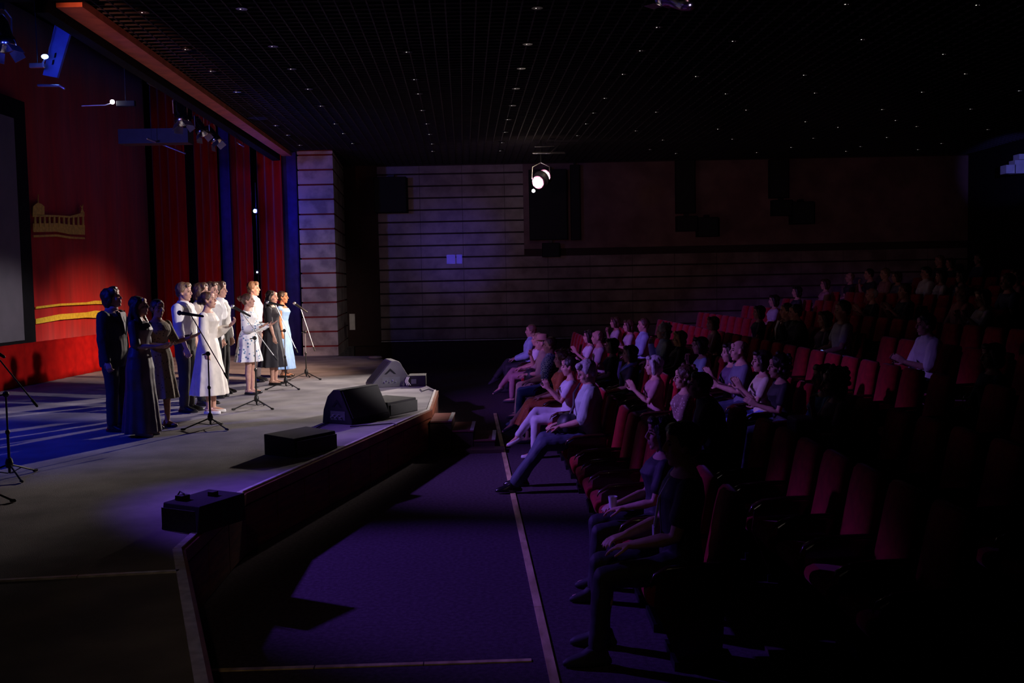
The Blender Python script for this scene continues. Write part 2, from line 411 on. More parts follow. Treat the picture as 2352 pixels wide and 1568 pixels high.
for i in range(11):
    u = 78 + i * 11; cpoly([(u, 496), (u + 3.4, 496), (u + 4.4, 521), (u - .4, 521)], 'column', th=.016, x=BX + .076)
rb = thing('curtain_ribbon', 'upper thin yellow ribbon sewn across the red curtain', 'ribbon')
rb2 = thing('curtain_ribbon', 'lower broad yellow ribbon sewn across the red curtain', 'ribbon')
def ribbon(par, pts, x=BX + .075):
    for i in range(len(pts) - 1):
        (u0, a0, b0), (u1, a1, b1) = pts[i], pts[i + 1]
        MB().extr([PX(u0, b0, x), PX(u1, b1, x), PX(u1, a1, x), PX(u0, a0, x)], (.012 + .004 * (i % 2), 0, 0)).build('ribbon_length', m_yel, par)
ribbon(rb, [(82, 704, 709), (137, 697, 702), (198, 694, 699), (218, 690, 698), (262, 692, 698)])
ribbon(rb2, [(82, 732, 744), (138, 721, 734), (198, 717, 729), (218, 713, 730), (262, 716, 727)])
# wing curtains at the far side of the stage
wings = [((360, 26.4), (431, 25.7), 'red', 'second red side curtain right of the long back curtain'),
         ((455, 26.0), (506, 25.4), 'red', 'red side curtain between two blue drapes'),
         ((536, 25.8), (579, 25.2), 'red', 'red side curtain left of the lamp pole'),
         ((598, 25.7), (652, 25.1), 'red', 'red side curtain right of the lamp pole'),
         ((418, 27.3), (462, 27.2), 'pale', 'widest blue drape between red side curtains'),
         ((511, 25.6), (534, 25.5), 'pale', 'narrow blue drape in the middle of the wings'),
         ((647, 25.3), (688, 25.2), 'pale', 'blue drape beside the marble pilaster'),
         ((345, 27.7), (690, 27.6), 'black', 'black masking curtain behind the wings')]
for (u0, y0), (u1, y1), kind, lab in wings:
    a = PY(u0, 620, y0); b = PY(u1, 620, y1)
    o = curtain('wing_curtain', [(a.x, y0), (b.x, y1)], STG + .01, 7.9, {'red': m_red, 'pale': m_drape, 'black': m_black}[kind], .03 if kind != 'pale' else .012, .33)  # the 'pale' kind uses the blue cloth
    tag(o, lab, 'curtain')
# lamp pole in the wings
lp = thing('lamp_pole', 'thin vertical pole in the wings carrying a bright blue lamp', 'lamp', (PY(593, 620, 24.6).x, 24.6, STG))
MB().tube([(0, 0, .02), (0, 0, 4.3)], .014).build('pole', m_stand, lp)
MB().lathe([(.22, 0), (.22, .015), (.03, .03), (.02, .06)]).build('base', m_stand, lp)
for vv, c, s in ((485, 'blue', 1), (625, 'white', .6)):
    z = PY(593, vv, 24.6).z - STG
    hd = MB().box((-.05, -.10, z - .06), (.05, .02, z + .06)).build('lamp_head', m_stand, lp, bevel=.01)
    MB().ell((0, -.105, z), (.042 * s, .012, .042 * s)).build('lens', emis('blue_lens', (.25, .4, 1), 90) if c == 'blue' else emis('small_white_lens', (.8, .9, 1), 1.5), hd)
point('wing_lamp_glow', (PY(593, 485, 24.6).x, 24.3, PY(593, 485, 24.6).z), 22, (.04, .05, 1), .04)
# ================================================================ lighting gear above
def rotto(d, up=(0, 0, 1)):
    return V(d).to_track_quat('Z', 'Y').to_matrix()
def par_can(loc, aim, label, s=1.0, lens=None, pipe_z=None, chrome=m_chrome):
    t = thing('stage_spotlight', label, 'spotlight', loc)
    R = rotto(aim)
    MB().lathe([(.03 * s, -.24 * s), (.075 * s, -.20 * s), (.095 * s, -.12 * s), (.10 * s, .05 * s), (.115 * s, .06 * s), (.115 * s, .16 * s), (.10 * s, .165 * s), (.095 * s, .10 * s)], R=R).build('housing', chrome, t, True)
    MB().lathe([(.094 * s, .085 * s), (.094 * s, .095 * s)], R=R).build('lens', lens or C('lens_glass', (.2, .2, .25), rough=.1), t)
    yk = MB(); sd = R @ V((1, 0, 0)); up = V((0, 0, 1)); sd = (sd - up * sd.dot(up)).normalized()
    yk.tube([sd * .125 * s, sd * .13 * s + up * .20 * s, sd * .05 * s + up * .27 * s, -sd * .05 * s + up * .27 * s, -sd * .13 * s + up * .20 * s, -sd * .125 * s], .009 * s, 8)
    yk.build('yoke', m_silver, t)
    MB().box((-.03, -.03, .26 * s), (.03, .03, .36 * s)).build('clamp', m_stand, t)
    MB().tube([(0, 0, .36 * s), (0, 0, (CEIL if loc.x > -5 else 8.0) - loc.z)], .008, 6).build('hanging_rod', m_stand, t)
    fr = MB()
    for q in range(4):
        ang = q * PI / 2; e = R @ V((math.cos(ang), math.sin(ang), 0)); e2 = R @ V((-math.sin(ang), math.cos(ang), 0)); zc = R @ V((0, 0, 1))
        c = zc * .165 * s
        a = c + e * .11 * s - e2 * .08 * s; b = c + e * .11 * s + e2 * .08 * s
        fr.extr([a, b, b + e * .05 * s + zc * .1 * s, a + e * .05 * s + zc * .1 * s], e * .003)
    fr.build('barn_doors', m_silver, t)
    return t
L1 = PY(414, 262, 18.6); par_can(L1, (.25, -.2, -.95), 'chrome spotlight hanging furthest left of three above the stage', 1.15)
L2 = PY(458, 292, 19.6); par_can(L2, (.45, -.2, -.85), 'middle chrome spotlight of three above the stage', 1.0)
L3 = PY(488, 312, 20.6); par_can(L3, (.55, -.1, -.8), 'chrome spotlight furthest right of three above the stage', 1.0)
def pipe(a, b, r, label, m=m_stand, name='lighting_bar'):
    t = thing(name, label, 'bar', a)
    MB().tube([(0, 0, 0), b - a], r, 10).build('tube', m, t, True)
    for f in (.1, .9):
        q = (b - a) * f; MB().tube([q, (q.x, q.y, 8.0 - a.z)], .005, 6).build('hanging_wire', m_stand, t)
    return t
pipe(L1 + V((-.25, -.9, .40)), L3 + V((.10, .9, .36)), .025, 'dark lighting bar carrying three chrome spotlights')
pipe(PY(338, 318, 19.0), PY(425, 352, 21.5), .02, 'thin metal tube catching blue light over the stage', m_silver)
pipe(PY(486, 272, 19.0), PY(512, 288, 20.5), .014, 'short thin metal rod right of the chrome spotlights', m_silver)
pipe(PY(545, 327, 21.0), PY(560, 336, 22.0), .014, 'small metal rod low beside the header beam', m_silver)
o = MB().box((0, 0, 0), (1.35, .35, .28)).build('lighting_truss', mat('dark_truss', (.045, .035, .05), .6)); o.location = PY(272, 330, 19.5)
tag(o, 'dark boxed truss hanging under the stage ceiling', 'truss')
# bare white lamp
wl2 = PY(258, 234, 16.5)
t = thing('work_light', 'bare white glowing lamp on a thin bent arm above the stage', 'lamp', wl2)
MB().ell((0, 0, 0), (.036, .036, .036)).build('bulb', emis('white_bulb', (1, .97, 1), 60), t, True)
MB().tube([(-.50, 0, -.055), (-.12, 0, -.05), (0, .02, -.01)], .010).build('arm', m_silver, t)
MB().box((.06, .0, -.07), (.36, .08, .02)).build('driver_box', m_box, t, bevel=.01)
MB().tube([(.2, .05, .03), (.2, .05, 8.0 - wl2.z)], .006).build('hanging_wire', m_stand, t)
point('work_light_glow', wl2 + V((0, -.08, 0)), .7, (1, .95, 1), .04)
# blue-lit hanging board with its fixtures
pts = [PY(u, v, 13.2) for u, v in [(98, 172), (127, 52), (170, 44), (131, 178)]]
t = thing('hanging_board', 'tilted pale board lit blue hanging above the stage at upper left', 'board', (0, 0, 0))
MB().extr(pts, (0, .05, 0)).build('board', mat('blue_tinted_board', (.16, .18, .5), .6), t)  # blue light on the board put into its base colour
MB().tube([pts[2], (pts[2].x, pts[2].y, 8.0)], .006, 6).build('hanging_wire', m_stand, t)
for (u, v) in ((127, 128), (122, 144)):
    MB().extr([PY(u + a, v + b, 13.19) for a, b in ((-3, 5), (-1, -6), (3, -7), (1, 4))], (0, -.004, 0)).build('slot', m_black, t)
MB().tube([PY(88, 196, 13.0), PY(136, 197, 13.0), PY(147, 203, 13.0)], .018).build('hanging_bar', m_silver, t)
MB().tube([PY(133, 44, 13.1), PY(122, 80, 13.1), PY(113, 110, 13.1), PY(110, 132, 13.1)], .006).build('cable', m_silver, t)
spot('board_blue_light', PY(60, 130, 11.8), PY(135, 110, 13.2), 30, (.03, .06, 1), 90, 1, .05)
CLIPZ = 0
t = thing('clip_lamp', 'small clip lamp glowing blue beside the hanging board', 'lamp', PY(103, 130, 12.9))
MB().ell((0, 0, 0), (.045, .03, .03)).build('lens', emis('blue_clip_lens', (.15, .3, 1), 14), t, True)
MB().box((-.22, .02, -.13), (-.03, .07, -.07)).build('bracket', m_silver, t, bevel=.01)
MB().tube([(-.05, .03, -.08), (-.01, .03, -.02)], .012).build('arm', m_silver, t)
MB().tube([(-.12, .05, -.08), (-.12, .05, 8.0 - PY(103, 130, 12.9).z)], .006).build('hanging_wire', m_stand, t)
par_can(PY(5, 78, 12.6), (.25, -.1, -.95), 'chrome spotlight lit blue cropped by the left edge', 1.15)
spot('blue_rig_light', PY(-80, 120, 11.0), PY(40, 90, 12.8), 20, (.06, .08, 1), 80, 1, .05)
spot('blue_gear_light', (-7.4, 13.0, 4.9), L2, 420, (.12, .12, 1), 60, 1, .1)
spot('blue_beam_light', (-4.9, 18.9, 3.6), PY(592, 280, 20.0), 90, (.14, .16, 1), 10, .6, .03)
# the big lamp over the hall
t = thing('hall_spotlight', 'dazzling LED spotlight with dotted lens hanging before the far wall', 'spotlight', KEYPOS)
aim = V((-.50, -.78, -.30)).normalized(); R = rotto(aim)
hs_ = MB().lathe([(.05, -.30), (.16, -.26), (.20, -.12), (.21, .0), (.20, .02)], R=R).build('housing', m_stand, t, True)
mled = emis('led_dot', (1, .84, .92), 12)
for nm, off in (('lens', V((0.10, 0, .09))), ('lens', V((-.06, 0, -.06)))):
    cc = off + aim * .03
    pl = MB().lathe([(.155, 0), (.155, .012)], c=cc, R=R).build('lens', emis('led_glow', (1, .35, .6), .55), t)
    dots = MB()
    for i in range(-5, 6):
        for j in range(-5, 6):
            x = (i + .5 * (j % 2)) * .027; yy = j * .0235
            if x * x + yy * yy < .143 ** 2: dots.ell(cc + R @ V((x, yy, .014)), (.0095, .0095, .006), R, 8, 4)
    dots.build('led_dots', mled, pl)
MB().ell((-.19, -.05, -.27), (.042, .042, .042)).build('globe_lens', emis('globe_glow', (1, .95, .97), 8), t, True)
MB().tube([(-.22, 0, .02), (-.20, 0, .30), (0, 0, .40), (.20, 0, .30), (.22, 0, .02)], .014).build('yoke', m_silver, t)
MB().tube([(0, 0, .40), (0, 0, CEIL - KEYPOS.z)], .018).build('hanging_rod', m_stand, t)
tr = thing('ceiling_truss', 'small metal truss frame on the ceiling above the dazzling spotlight', 'truss', KEYPOS + V((.1, -.6, .55)))
for a, b in (((-.3, 0, 0), (.45, .1, 0)), ((-.3, .3, .05), (.45, .35, .05)), ((-.25, 0, .15), (.2, .2, .18)), ((.1, 0, 0), (.35, .1, .22)), ((-.3, 0, 0), (-.3, .3, .05))):
    MB().tube([a, b], .012).build('rod', m_silver, tr)
point('truss_glow', KEYPOS + V((-.25, -.9, .30)), 5, (1, .8, .5), .05)
point('lamp_spill', KEYPOS + V((-.3, -.3, -.05)), 7, (1, .75, .8), .06)
# fixture cut by the top edge
t = par_can(PY(1552, -6, 9.5), (-.55, .5, .35), 'silver spotlight with barn doors cropped by the top edge', 1.0)
for q in t.children:
    if q.name.startswith('clamp'): q.location.z = 0
point('top_fixture_glow', PY(1600, 60, 9.2), .5, (.7, .5, 1), .05)
# downlights
DL = [(329,28),(428,113),(486,163),(544,211),(634,288),(661,310),(689,333),(555,20),(627,106),(670,158),(709,204),(738,243),(770,284),(789,306),(810,329),
 (936,119),(953,182),(962,215),(970,253),(981,284),(987,308),(993,330),(994,347),(1234,18),(1212,101),(1197,157),(1185,203),(1177,242),(1167,274),(1161,303),(1154,327),(1150,346),
 (1944,9),(2245,11),(1511,62),(1685,94),(1981,90),(1472,116),(2168,124),(2218,169),(1432,170),(1600,175),(1848,172),(1668,215),(1873,213),(2119,211),(2342,208),(1390,225),(1715,252),(2230,250),
 (1364,259),(1508,257),(2027,251),(1347,284),(1851,279),(2058,276),(2106,290),(2269,297),(1926,292),(1650,296),(1461,300),(1327,311),(1869,317),(1683,319),(1523,321),(2038,315),(2163,329),
 (1818,338),(1977,336),(1493,343),(1553,352),(1739,350),(1944,347),(2109,343)]
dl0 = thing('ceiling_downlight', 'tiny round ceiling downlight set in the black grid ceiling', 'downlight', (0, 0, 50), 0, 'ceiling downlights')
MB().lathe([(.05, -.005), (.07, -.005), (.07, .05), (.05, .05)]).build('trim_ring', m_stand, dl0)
MB().ell((-.015, 0, .0), (.013, .013, .008), n=10, m=5).build('bulb', emis('bulb_glint', (1, .9, .85), 1.6), dl0)  # lamp glint on the fitting, painted as faint emission
MB().ell((.022, 0, .0), (.009, .009, .006), n=10, m=5).build('glint_dot', emis('reflector_glint', (1, .92, .9), .9), dl0)  # second, smaller glint, also painted by emission
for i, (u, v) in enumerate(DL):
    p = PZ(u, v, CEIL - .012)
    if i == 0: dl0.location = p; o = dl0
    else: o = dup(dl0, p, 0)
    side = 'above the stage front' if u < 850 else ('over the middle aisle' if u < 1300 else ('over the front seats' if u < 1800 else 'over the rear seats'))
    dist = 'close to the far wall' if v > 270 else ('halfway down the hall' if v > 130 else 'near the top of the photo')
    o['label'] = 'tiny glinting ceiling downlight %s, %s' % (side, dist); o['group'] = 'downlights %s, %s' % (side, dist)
# speakers and dark columns on the far wall
def wallbox(u0, v0, u1, v1, depth, label, name='wall_speaker', cat='speaker', m=m_box, y=WY):
    a = PY(u0, v1, y - depth); b = PY(u1, v0, y - depth)
    t = thing(name, label, cat, (a.x, y - depth - .012, a.z))
    w_ = b.x - a.x; h_ = b.z - a.z
    MB().box((0, 0, 0), (w_, depth, h_)).build('cabinet', m, t, bevel=.01)
    MB().box((.02, -.012, .02), (w_ - .02, -.0005, h_ - .02)).build('grille', m_grille, t)
    MB().box((w_ * .4, depth * .5, h_), (w_ * .6, depth, h_ + .08)).build('bracket', m_stand, t)
wallbox(860, 405, 932, 488, .5, 'black loudspeaker hanging high left on the far wall')
wallbox(1217, 388, 1301, 551, .3, 'tall wide black loudspeaker column behind the dazzling spotlight')
wallbox(1312, 378, 1331, 551, .2, 'narrow black panel right of the tall loudspeaker column', 'wall_panel', 'panel')
wallbox(1246, 557, 1285, 590, .3, 'small square black speaker below the tall loudspeaker column')
wallbox(1553, 367, 1596, 490, .2, 'black vertical panel above a square speaker on the far wall', 'wall_panel', 'panel')
wallbox(1555, 495, 1602, 531, .3, 'square black speaker under the first dark wall panel')
wallbox(1604, 498, 1650, 543, .45, 'larger square black speaker right of the first dark wall panel')
wallbox(1768, 365, 1812, 455, .2, 'black vertical panel further right on the far wall', 'wall_panel', 'panel')
wallbox(1775, 458, 1820, 495, .3, 'square black speaker under the second dark wall panel')
wallbox(1821, 462, 1870, 514, .45, 'larger square black speaker right of the second dark wall panel')
m_glint = mat('blue_wall_glint', (.05, .08, .5), .26, metal=.1)  # blue of the lamp's reflection put into the colour
t = thing('wall_glint', 'small plate added for a blue lamp reflection on the far stone wall', 'glint', (PY(1026, 600, WY).x, WY - .02, PY(1026, 606, WY).z))
MB().box((0, 0, 0), (.25, .02, .26)).build('glint', m_glint, t); MB().box((.28, 0, 0), (.44, .02, .26)).build('glint', m_glint, t)  # two added patches shaped as the reflection in the stone
# pale stepped boxes high on the right
for (a, b, c, d_, lab) in ((2311, 378, 2333, 398, 'lowest and darkest of the pale boxes high on the back wall'), (2331, 367, 2356, 398, 'middle pale box lit blue high on the back wall'), (2341, 353, 2358, 366, 'small top pale box lit blue high on the back wall')):
    p = PY(a, d_, 25.0); q = PY(b, c if False else b, 25.0)
    p0 = PY(a, d_, 25.0); p1 = PY(c, b, 25.0)
    o = MB().box((0, 0, 0), (abs(p1.x - p0.x), .3, abs(p1.z - p0.z))).build('pale_box', mat('pale_panel', (.6, .6, .7), .7)); o.location = p0
    tag(o, lab, 'box')
spot('pale_box_light', (10.5, 20.5, 4.6), PY(2335, 380, 25.0), 260, (.22, .22, 1), 22, .6, .05)
# ================================================================ monitors on the stage
def quad_frame(A, B):
    A = V(A); B = V(B); d = B - A; return A, math.atan2(d.y, d.x), d.length
def wedge(A, rz, W, D, H, label, connectors=True, left=False):
    # profile in local x (depth), length along local y
    t = thing('stage_monitor', label, 'stage monitor', A, rz)
    prof = [(0, 0), (D, 0), (D, H * .12), (D * .62, H), (D * .40, H), (D * .20, H * .80), (D * .05, H * .40)]
    if left: prof = [(0, 0), (D, 0), (D, H * .42), (D * .80, H * .93), (D * .72, H), (D * .56, H), (0, H * .10)]
    MB().extr([V((x, 0, z)) for x, z in prof], (0, W, 0)).build('cabinet', m_box if not left else m_boxg, t, bevel=.012)
    # grille on the long slope
    a = V((D, .03, H * .12)); b = V((D * .62, .03, H))
    if left: a, b = V((D * .56, .03, H)), V((0, .03, H * .10))
    n = V((b.z - a.z, 0, -(b.x - a.x))).normalized()
    a2 = a.lerp(b, .06); b2 = a.lerp(b, .94)
    MB().extr([a2 + n * .002, a2 + V((0, W - .06, 0)) + n * .002, b2 + V((0, W - .06, 0)) + n * .002, b2 + n * .002], n * .01).build('grille', m_grille, t)
    if connectors:
        MB().box((D * .30, -.004, H * .12), (D * .78, -.0005, H * .38)).build('connector_panel', m_panel, t)
        h = MB().extr([(D * .36, -.003, H * .5), (D * .52, -.003, H * .72), (D * .68, -.003, H * .5), (D * .62, -.003, H * .5), (D * .52, -.003, H * .62), (D * .42, -.003, H * .5)], (0, -.003, 0)).build('carry_handle', m_black, t)
        pl = MB()
        for i, x in enumerate((.36, .42, .50, .58, .66)):
            pl.tube([(D * x, -.005, H * (.2 + .06 * (i % 2))), (D * x, -.03, H * (.2 + .06 * (i % 2)))], .011, 8)
        pl.build('plugs', m_silver, t)
    return t
A = PZ(740, 971, STG); B = PZ(806, 976, STG)
A, rz, L = quad_frame(A, B)
wedge(A, rz, .78, .50, .44, 'black wedge monitor near the middle of the stage edge, back panel to the camera')
m_boxg = mat('speaker_cabinet_grey', (.06, .055, .065), .5, bump=.3, bscale=260)
wedge(PZ(853, 891, STG), .30, .62, .64, .45, 'grey wedge monitor with lit connectors near the far stage corner', left=True)
def fill_box(a, b, c, h0, h1, label, grille=True):
    a = PZ(*a, STG); b = PZ(*b, STG); c = PZ(*c, STG)
    A, rz, L = quad_frame(a, b); e = c - b; n = V((-math.sin(rz), math.cos(rz), 0)); D = max(.2, abs(e.dot(n)))
    t = thing('front_fill_speaker', label, 'speaker', A, rz)
    prof = [(0, 0), (D, 0), (D, h1), (.03, h0)]
    MB().extr([V((0, y, z)) for y, z in prof], (L, 0, 0)).build('cabinet', m_box, t, bevel=.008)
    MB().extr([V((.02, -.008, .015)), V((L - .02, -.008, .015)), V((L - .02, -.008, h0 - .03)), V((.02, -.008, h0 - .03))], (0, .007, 0)).build('grille', m_grille, t)
    return t, L, D
fill_box((680, 1052), (776, 1031), (770, 1010), .20, .22, 'low black speaker box on the stage edge left of the wedge monitor')
fill_box((895, 957), (960, 943), (950, 926), .19, .20, 'low black speaker box on the stage edge right of the wedge monitor')
t, L, D = fill_box((370, 1216), (455, 1228), (504, 1186), .20, .21, 'black speaker box with a cable at the near stage edge')
MB().tube([(-.06, .1, .02), (-.04, .14, .14), (.04, .16, .26), (.1, .14, .25), (.12, .12, .21)], .006).build('cable', m_rubber, t)
MB().box((.05, .10, .204), (.12, .18, .24)).build('connector', m_rubber, t)
MB().box((.18, .30, .205), (.23, .36, .24)).build('handle_knob', m_rubber, t)
A = PZ(938, 888, STG)
t = thing('amplifier_case', 'grey equipment case with coiled pale cable right of the grey wedge monitor', 'case', A, .05)
MB().box((.0, .0, 0), (.30, .42, .19)).build('body', m_box, t, bevel=.01)
MB().box((.05, -.012, .05), (.14, -.0005, .13)).build('panel', m_panel, t)
mb = MB()
for k in range(3):
    mb.tube([(-.02 + .03 * k, -.03, .03), (-.05 + .02 * k, -.035, .10), (-.02 + .02 * k, -.03, .17)], .006)
mb.build('cable_coil', m_cream, t)
for lab, pts in (('thin black cable curling behind the black wedge monitor', [(765, 965), (735, 978), (722, 985), (735, 990), (745, 986), (728, 995)]),
                 ('black cable running along the stage edge beside the monitors', [(805, 979), (850, 976), (900, 972), (912, 975)]),
                 ('short black cable on the far stage corner', [(965, 893), (970, 898), (985, 893), (996, 897)])):
    o = MB().tube([PZ(u, v, STG + .012) for u, v in pts], .008, 8).build('audio_cable', m_rubber, None, True); tag(o, lab, 'cable')
# small floor item at far stage edge
t = thing('cable_bundle', 'small bundle of pale cable lying on the far stage edge', 'cable', PZ(862, 824, STG))
MB().lathe([(.14, 0), (.17, .03), (.14, .06), (.10, .06), (.08, .03), (.10, 0)]).build('coil', C('dull_cable', (.3, .26, .26)), t)
# ================================================================ microphone stands
def mic_stand(base, joint, mic, tail, Y, label, silver=False, mlen=None, legs=None, mcol=m_silver):
    b = PZ(base[0], base[1], STG)
    t = thing('microphone_stand', label, 'microphone stand', b)
    Y = b.y
    J = PY(joint[0], joint[1], Y) - b; J.x = J.x * .3; Mp = PY(mic[0], mic[1], Y) - b; T = PY(tail[0], tail[1], Y) - b
    h = J.z
    MB().tube([(0, 0, .06), (0, 0, h * .55)], .013).build('pole', m_stand, t)
    MB().tube([(0, 0, h * .55), (J.x, 0, h)], .009).build('pole_extension', m_stand if not silver else m_silver, t)
    MB().lathe([(.018, .10), (.032, .11), (.036, .15), (.026, .19), (.016, .20)]).build('hub', m_stand, t)
    MB().ell((.0, .0, h * .55), (.022, .022, .03)).build('height_clutch', m_stand, t)
    for k in range(3):
        a = (legs or -2.6) + k * 2 * PI / 3
        q = V((math.cos(a) * .33, math.sin(a) * .33, .015))
        l = MB().tube([(math.cos(a) * .02, math.sin(a) * .02, .13), q], .009, 8).build('leg', m_stand, t)
        MB().tube([q * .95 + V((0, 0, .002)), q * 1.06 + V((0, 0, .0))], .014, 8).build('rubber_foot', m_rubber, l)
        MB().tube([(math.cos(a) * .015, math.sin(a) * .015, .05), (q * .45) + V((0, 0, .07))], .005, 6).build('brace', m_stand, l)
    Jp = V((J.x, 0, h)); cl = MB().ell(Jp, (.03, .025, .03)).build('boom_clamp', m_stand, t)
    MB().tube([Jp, Jp + V((-.06, -.03, -.01))], .008).build('clamp_knob', m_stand, cl)
    bo = (Mp - T).normalized()
    MB().tube([T, Mp], .007).build('boom', m_silver if silver else m_stand, t)
    MB().tube([T, T + bo * .07], .013).build('boom_grip', m_rubber, t)
    md = V(mlen).normalized()
    MB().tube([Mp + V((0, -.0, .0)), Mp + md * .03], .016).build('mic_clip', m_rubber, t)
    mo = thing('microphone', label.replace('boom stand', 'boom stand').split(' stand')[0] + ' microphone', 'microphone', b + Mp)
    body = MB().tube([md * -.15, md * -.02, md * .10], [.014, .018, .024], 14).build('handle', m_stand, mo, True)
    MB().ell(md * .135, (.031, .031, .031), n=14).build('grille_ball', mcol, mo, True)
    return t, mo
def micset(*a, mlabel=None, **k):
    t, mo = mic_stand(*a, **k); mo['label'] = mlabel
micset((484, 984), (479, 812), (438, 722), (522, 868), 0, 'black boom stand in front of the woman in the white gown', mlen=(-1, -.2, .18), legs=-2.75, mcol=mat('dark_mic_grille', (.05, .06, .12), .4, metal=.5), mlabel='black microphone on the boom before the woman in the white gown')
micset((590, 938), (588, 776), (553, 714), (636, 826), 0, 'black boom stand with silver boom before the woman in the floral dress', mlen=(-.85, -.1, .5), legs=-2.7, silver=True, mlabel='silver headed microphone left of the woman in the floral dress')
micset((657, 893), (655, 759), (632, 698), (683, 809), 0, 'boom stand with bright silver boom before the women in black and blue', mlen=(-1, -.05, .22), legs=-2.75, silver=True, mlabel='silver headed microphone before the women in black and blue')
micset((704, 871), (702, 762), (690, 706), (723, 805), 0, 'boom stand standing furthest right near the marble pilaster', mlen=(-.75, 0, .55), legs=-2.6, silver=True, mlabel='silver headed microphone nearest the marble pilaster')
micset((23, 1098), (14, 905), (-22, 800), (85, 932), 0, 'black boom stand cropped by the left edge of the photo', mlen=(-.75, 0, .5), legs=-2.9, mlabel='microphone on the boom stand cropped by the left edge')
b = PZ(-45, 1150, STG)
t = thing('microphone_stand', 'second black stand showing only one foot at the left edge', 'microphone stand', b)
MB().tube([(0, 0, .06), (0, 0, 1.3)], .012).build('pole', m_stand, t)
for k in range(3):
    a = -.25 + k * 2 * PI / 3; q = V((math.cos(a) * .33, math.sin(a) * .33, .015))
    l = MB().tube([(0, 0, .13), q], .009, 8).build('leg', m_stand, t); MB().tube([q * .95, q * 1.06], .014, 8).build('rubber_foot', m_rubber, l)
# ================================================================ people
SKIN = {'light': mat('skin_light', (.62, .36, .27), .55, c2=(.54, .29, .21), scale=20, spec=.3), 'tan': mat('skin_tan', (.42, .22, .14), .55, c2=(.35, .17, .10), scale=20, spec=.3)}
HAIR = {'brown': mat('hair_brown', (.10, .045, .022), .42, c2=(.045, .02, .01), scale=60, stretch=(1, 1, .2), bump=.4, bscale=120),
        'dark': mat('hair_dark', (.025, .014, .010), .4, c2=(.012, .008, .006), scale=60, stretch=(1, 1, .2), bump=.4, bscale=120),
        'fair': mat('hair_fair', (.22, .12, .06), .45, c2=(.13, .07, .035), scale=60, stretch=(1, 1, .2), bump=.4, bscale=120),
        'blond': mat('hair_blond', (.45, .30, .16), .45, c2=(.33, .2, .1), scale=60, stretch=(1, 1, .2), bump=.4, bscale=120),
        'grey': mat('hair_grey', (.50, .47, .46), .5, c2=(.33, .31, .3), scale=60, stretch=(1, 1, .2), bump=.4, bscale=120)}
def n3(v): return V(v).normalized()
def hand(mb, w, d, n, side, curl, thumb=1.0):
    d = n3(d); n = V(n); n = (n - d * n.dot(d)).normalized(); l = d.cross(n) * side   # l points to the thumb side
    mb.loft([(w - d * .01, l * .026, n * .021), (w + d * .02, l * .030, n * .019), (w + d * .055, l * .040, n * .016), (w + d * .088, l * .042, n * .014), (w + d * .098, l * .036, n * .009)], 14)
    for i, (o, L, r) in enumerate(((.031, .072, .0090), (.0105, .080, .0092), (-.0105, .075, .0088), (-.031, .058, .0080))):
        p = w + d * .088 + l * o; a = 0; q = [p - d * .02, p]
        sp = l * (o * 1.6)
        cu = curl * (1 + .15 * i)
        for seg, f in enumerate((.45, .32, .25)):
            a += cu * (.6, .9, .7)[seg]
            dd = (d * math.cos(a) + n * math.sin(a) + sp).normalized()
            q.append(q[-1] + dd * L * f)
        mb.tube(q, [r, r, r * .95, r * .88, r * .78], 8)
    p = w + d * .022 + l * .024
    d1 = (d * .6 + l * .75 * thumb + n * .35).normalized(); d2 = (d * .9 + l * .25 * thumb + n * (.3 + curl * .3)).normalized()
    mb.tube([p, p + d1 * .042, p + d1 * .042 + d2 * .032, p + d1 * .042 + d2 * .054], [.013, .0115, .010, .008], 8)
def headR(yaw, pitch, roll=0):
    return Matrix.Rotation(yaw, 3, 'Z') @ Matrix.Rotation(-pitch, 3, 'Y') @ Matrix.Rotation(roll, 3, 'X')
def head(mb, c, R, fem):
    def e(p, r, m=8, n=14): mb.ell(V(c) + R @ V(p), r, R, n, m)
    j = .92 if fem else 1.0
    e((-.012, 0, .030), (.098, .077, .094), 12, 20); e((.022, 0, -.038), (.068, .060 * j, .080), 10, 18); e((.060, 0, -.096), (.024, .026 * j, .020))
    e((.03, 0, -.078), (.05, .048 * j, .03)); e((.052, .034, -.024), (.030, .026, .028)); e((.052, -.034, -.024), (.030, .026, .028))
    e((.074, 0, .040), (.016, .046, .012)); e((.070, 0, .066), (.022, .05, .03))
    mb.tube([V(c) + R @ V(p) for p in ((.086, 0, .026), (.098, 0, .004), (.108, 0, -.020))], [.0085, .0092, .0115], 8)
    e((.100, .011, -.026), (.010, .008, .007)); e((.100, -.011, -.026), (.010, .008, .007))
    e((.086, 0, -.047), (.012, .020, .008)); e((.084, 0, -.060), (.012, .024, .0065)); e((.082, 0, -.070), (.012, .021, .0075))
    for s in (1, -1):
        e((-.006, s * .079, .000), (.018, .009, .031)); e((.004, s * .074, -.022), (.010, .010, .012))
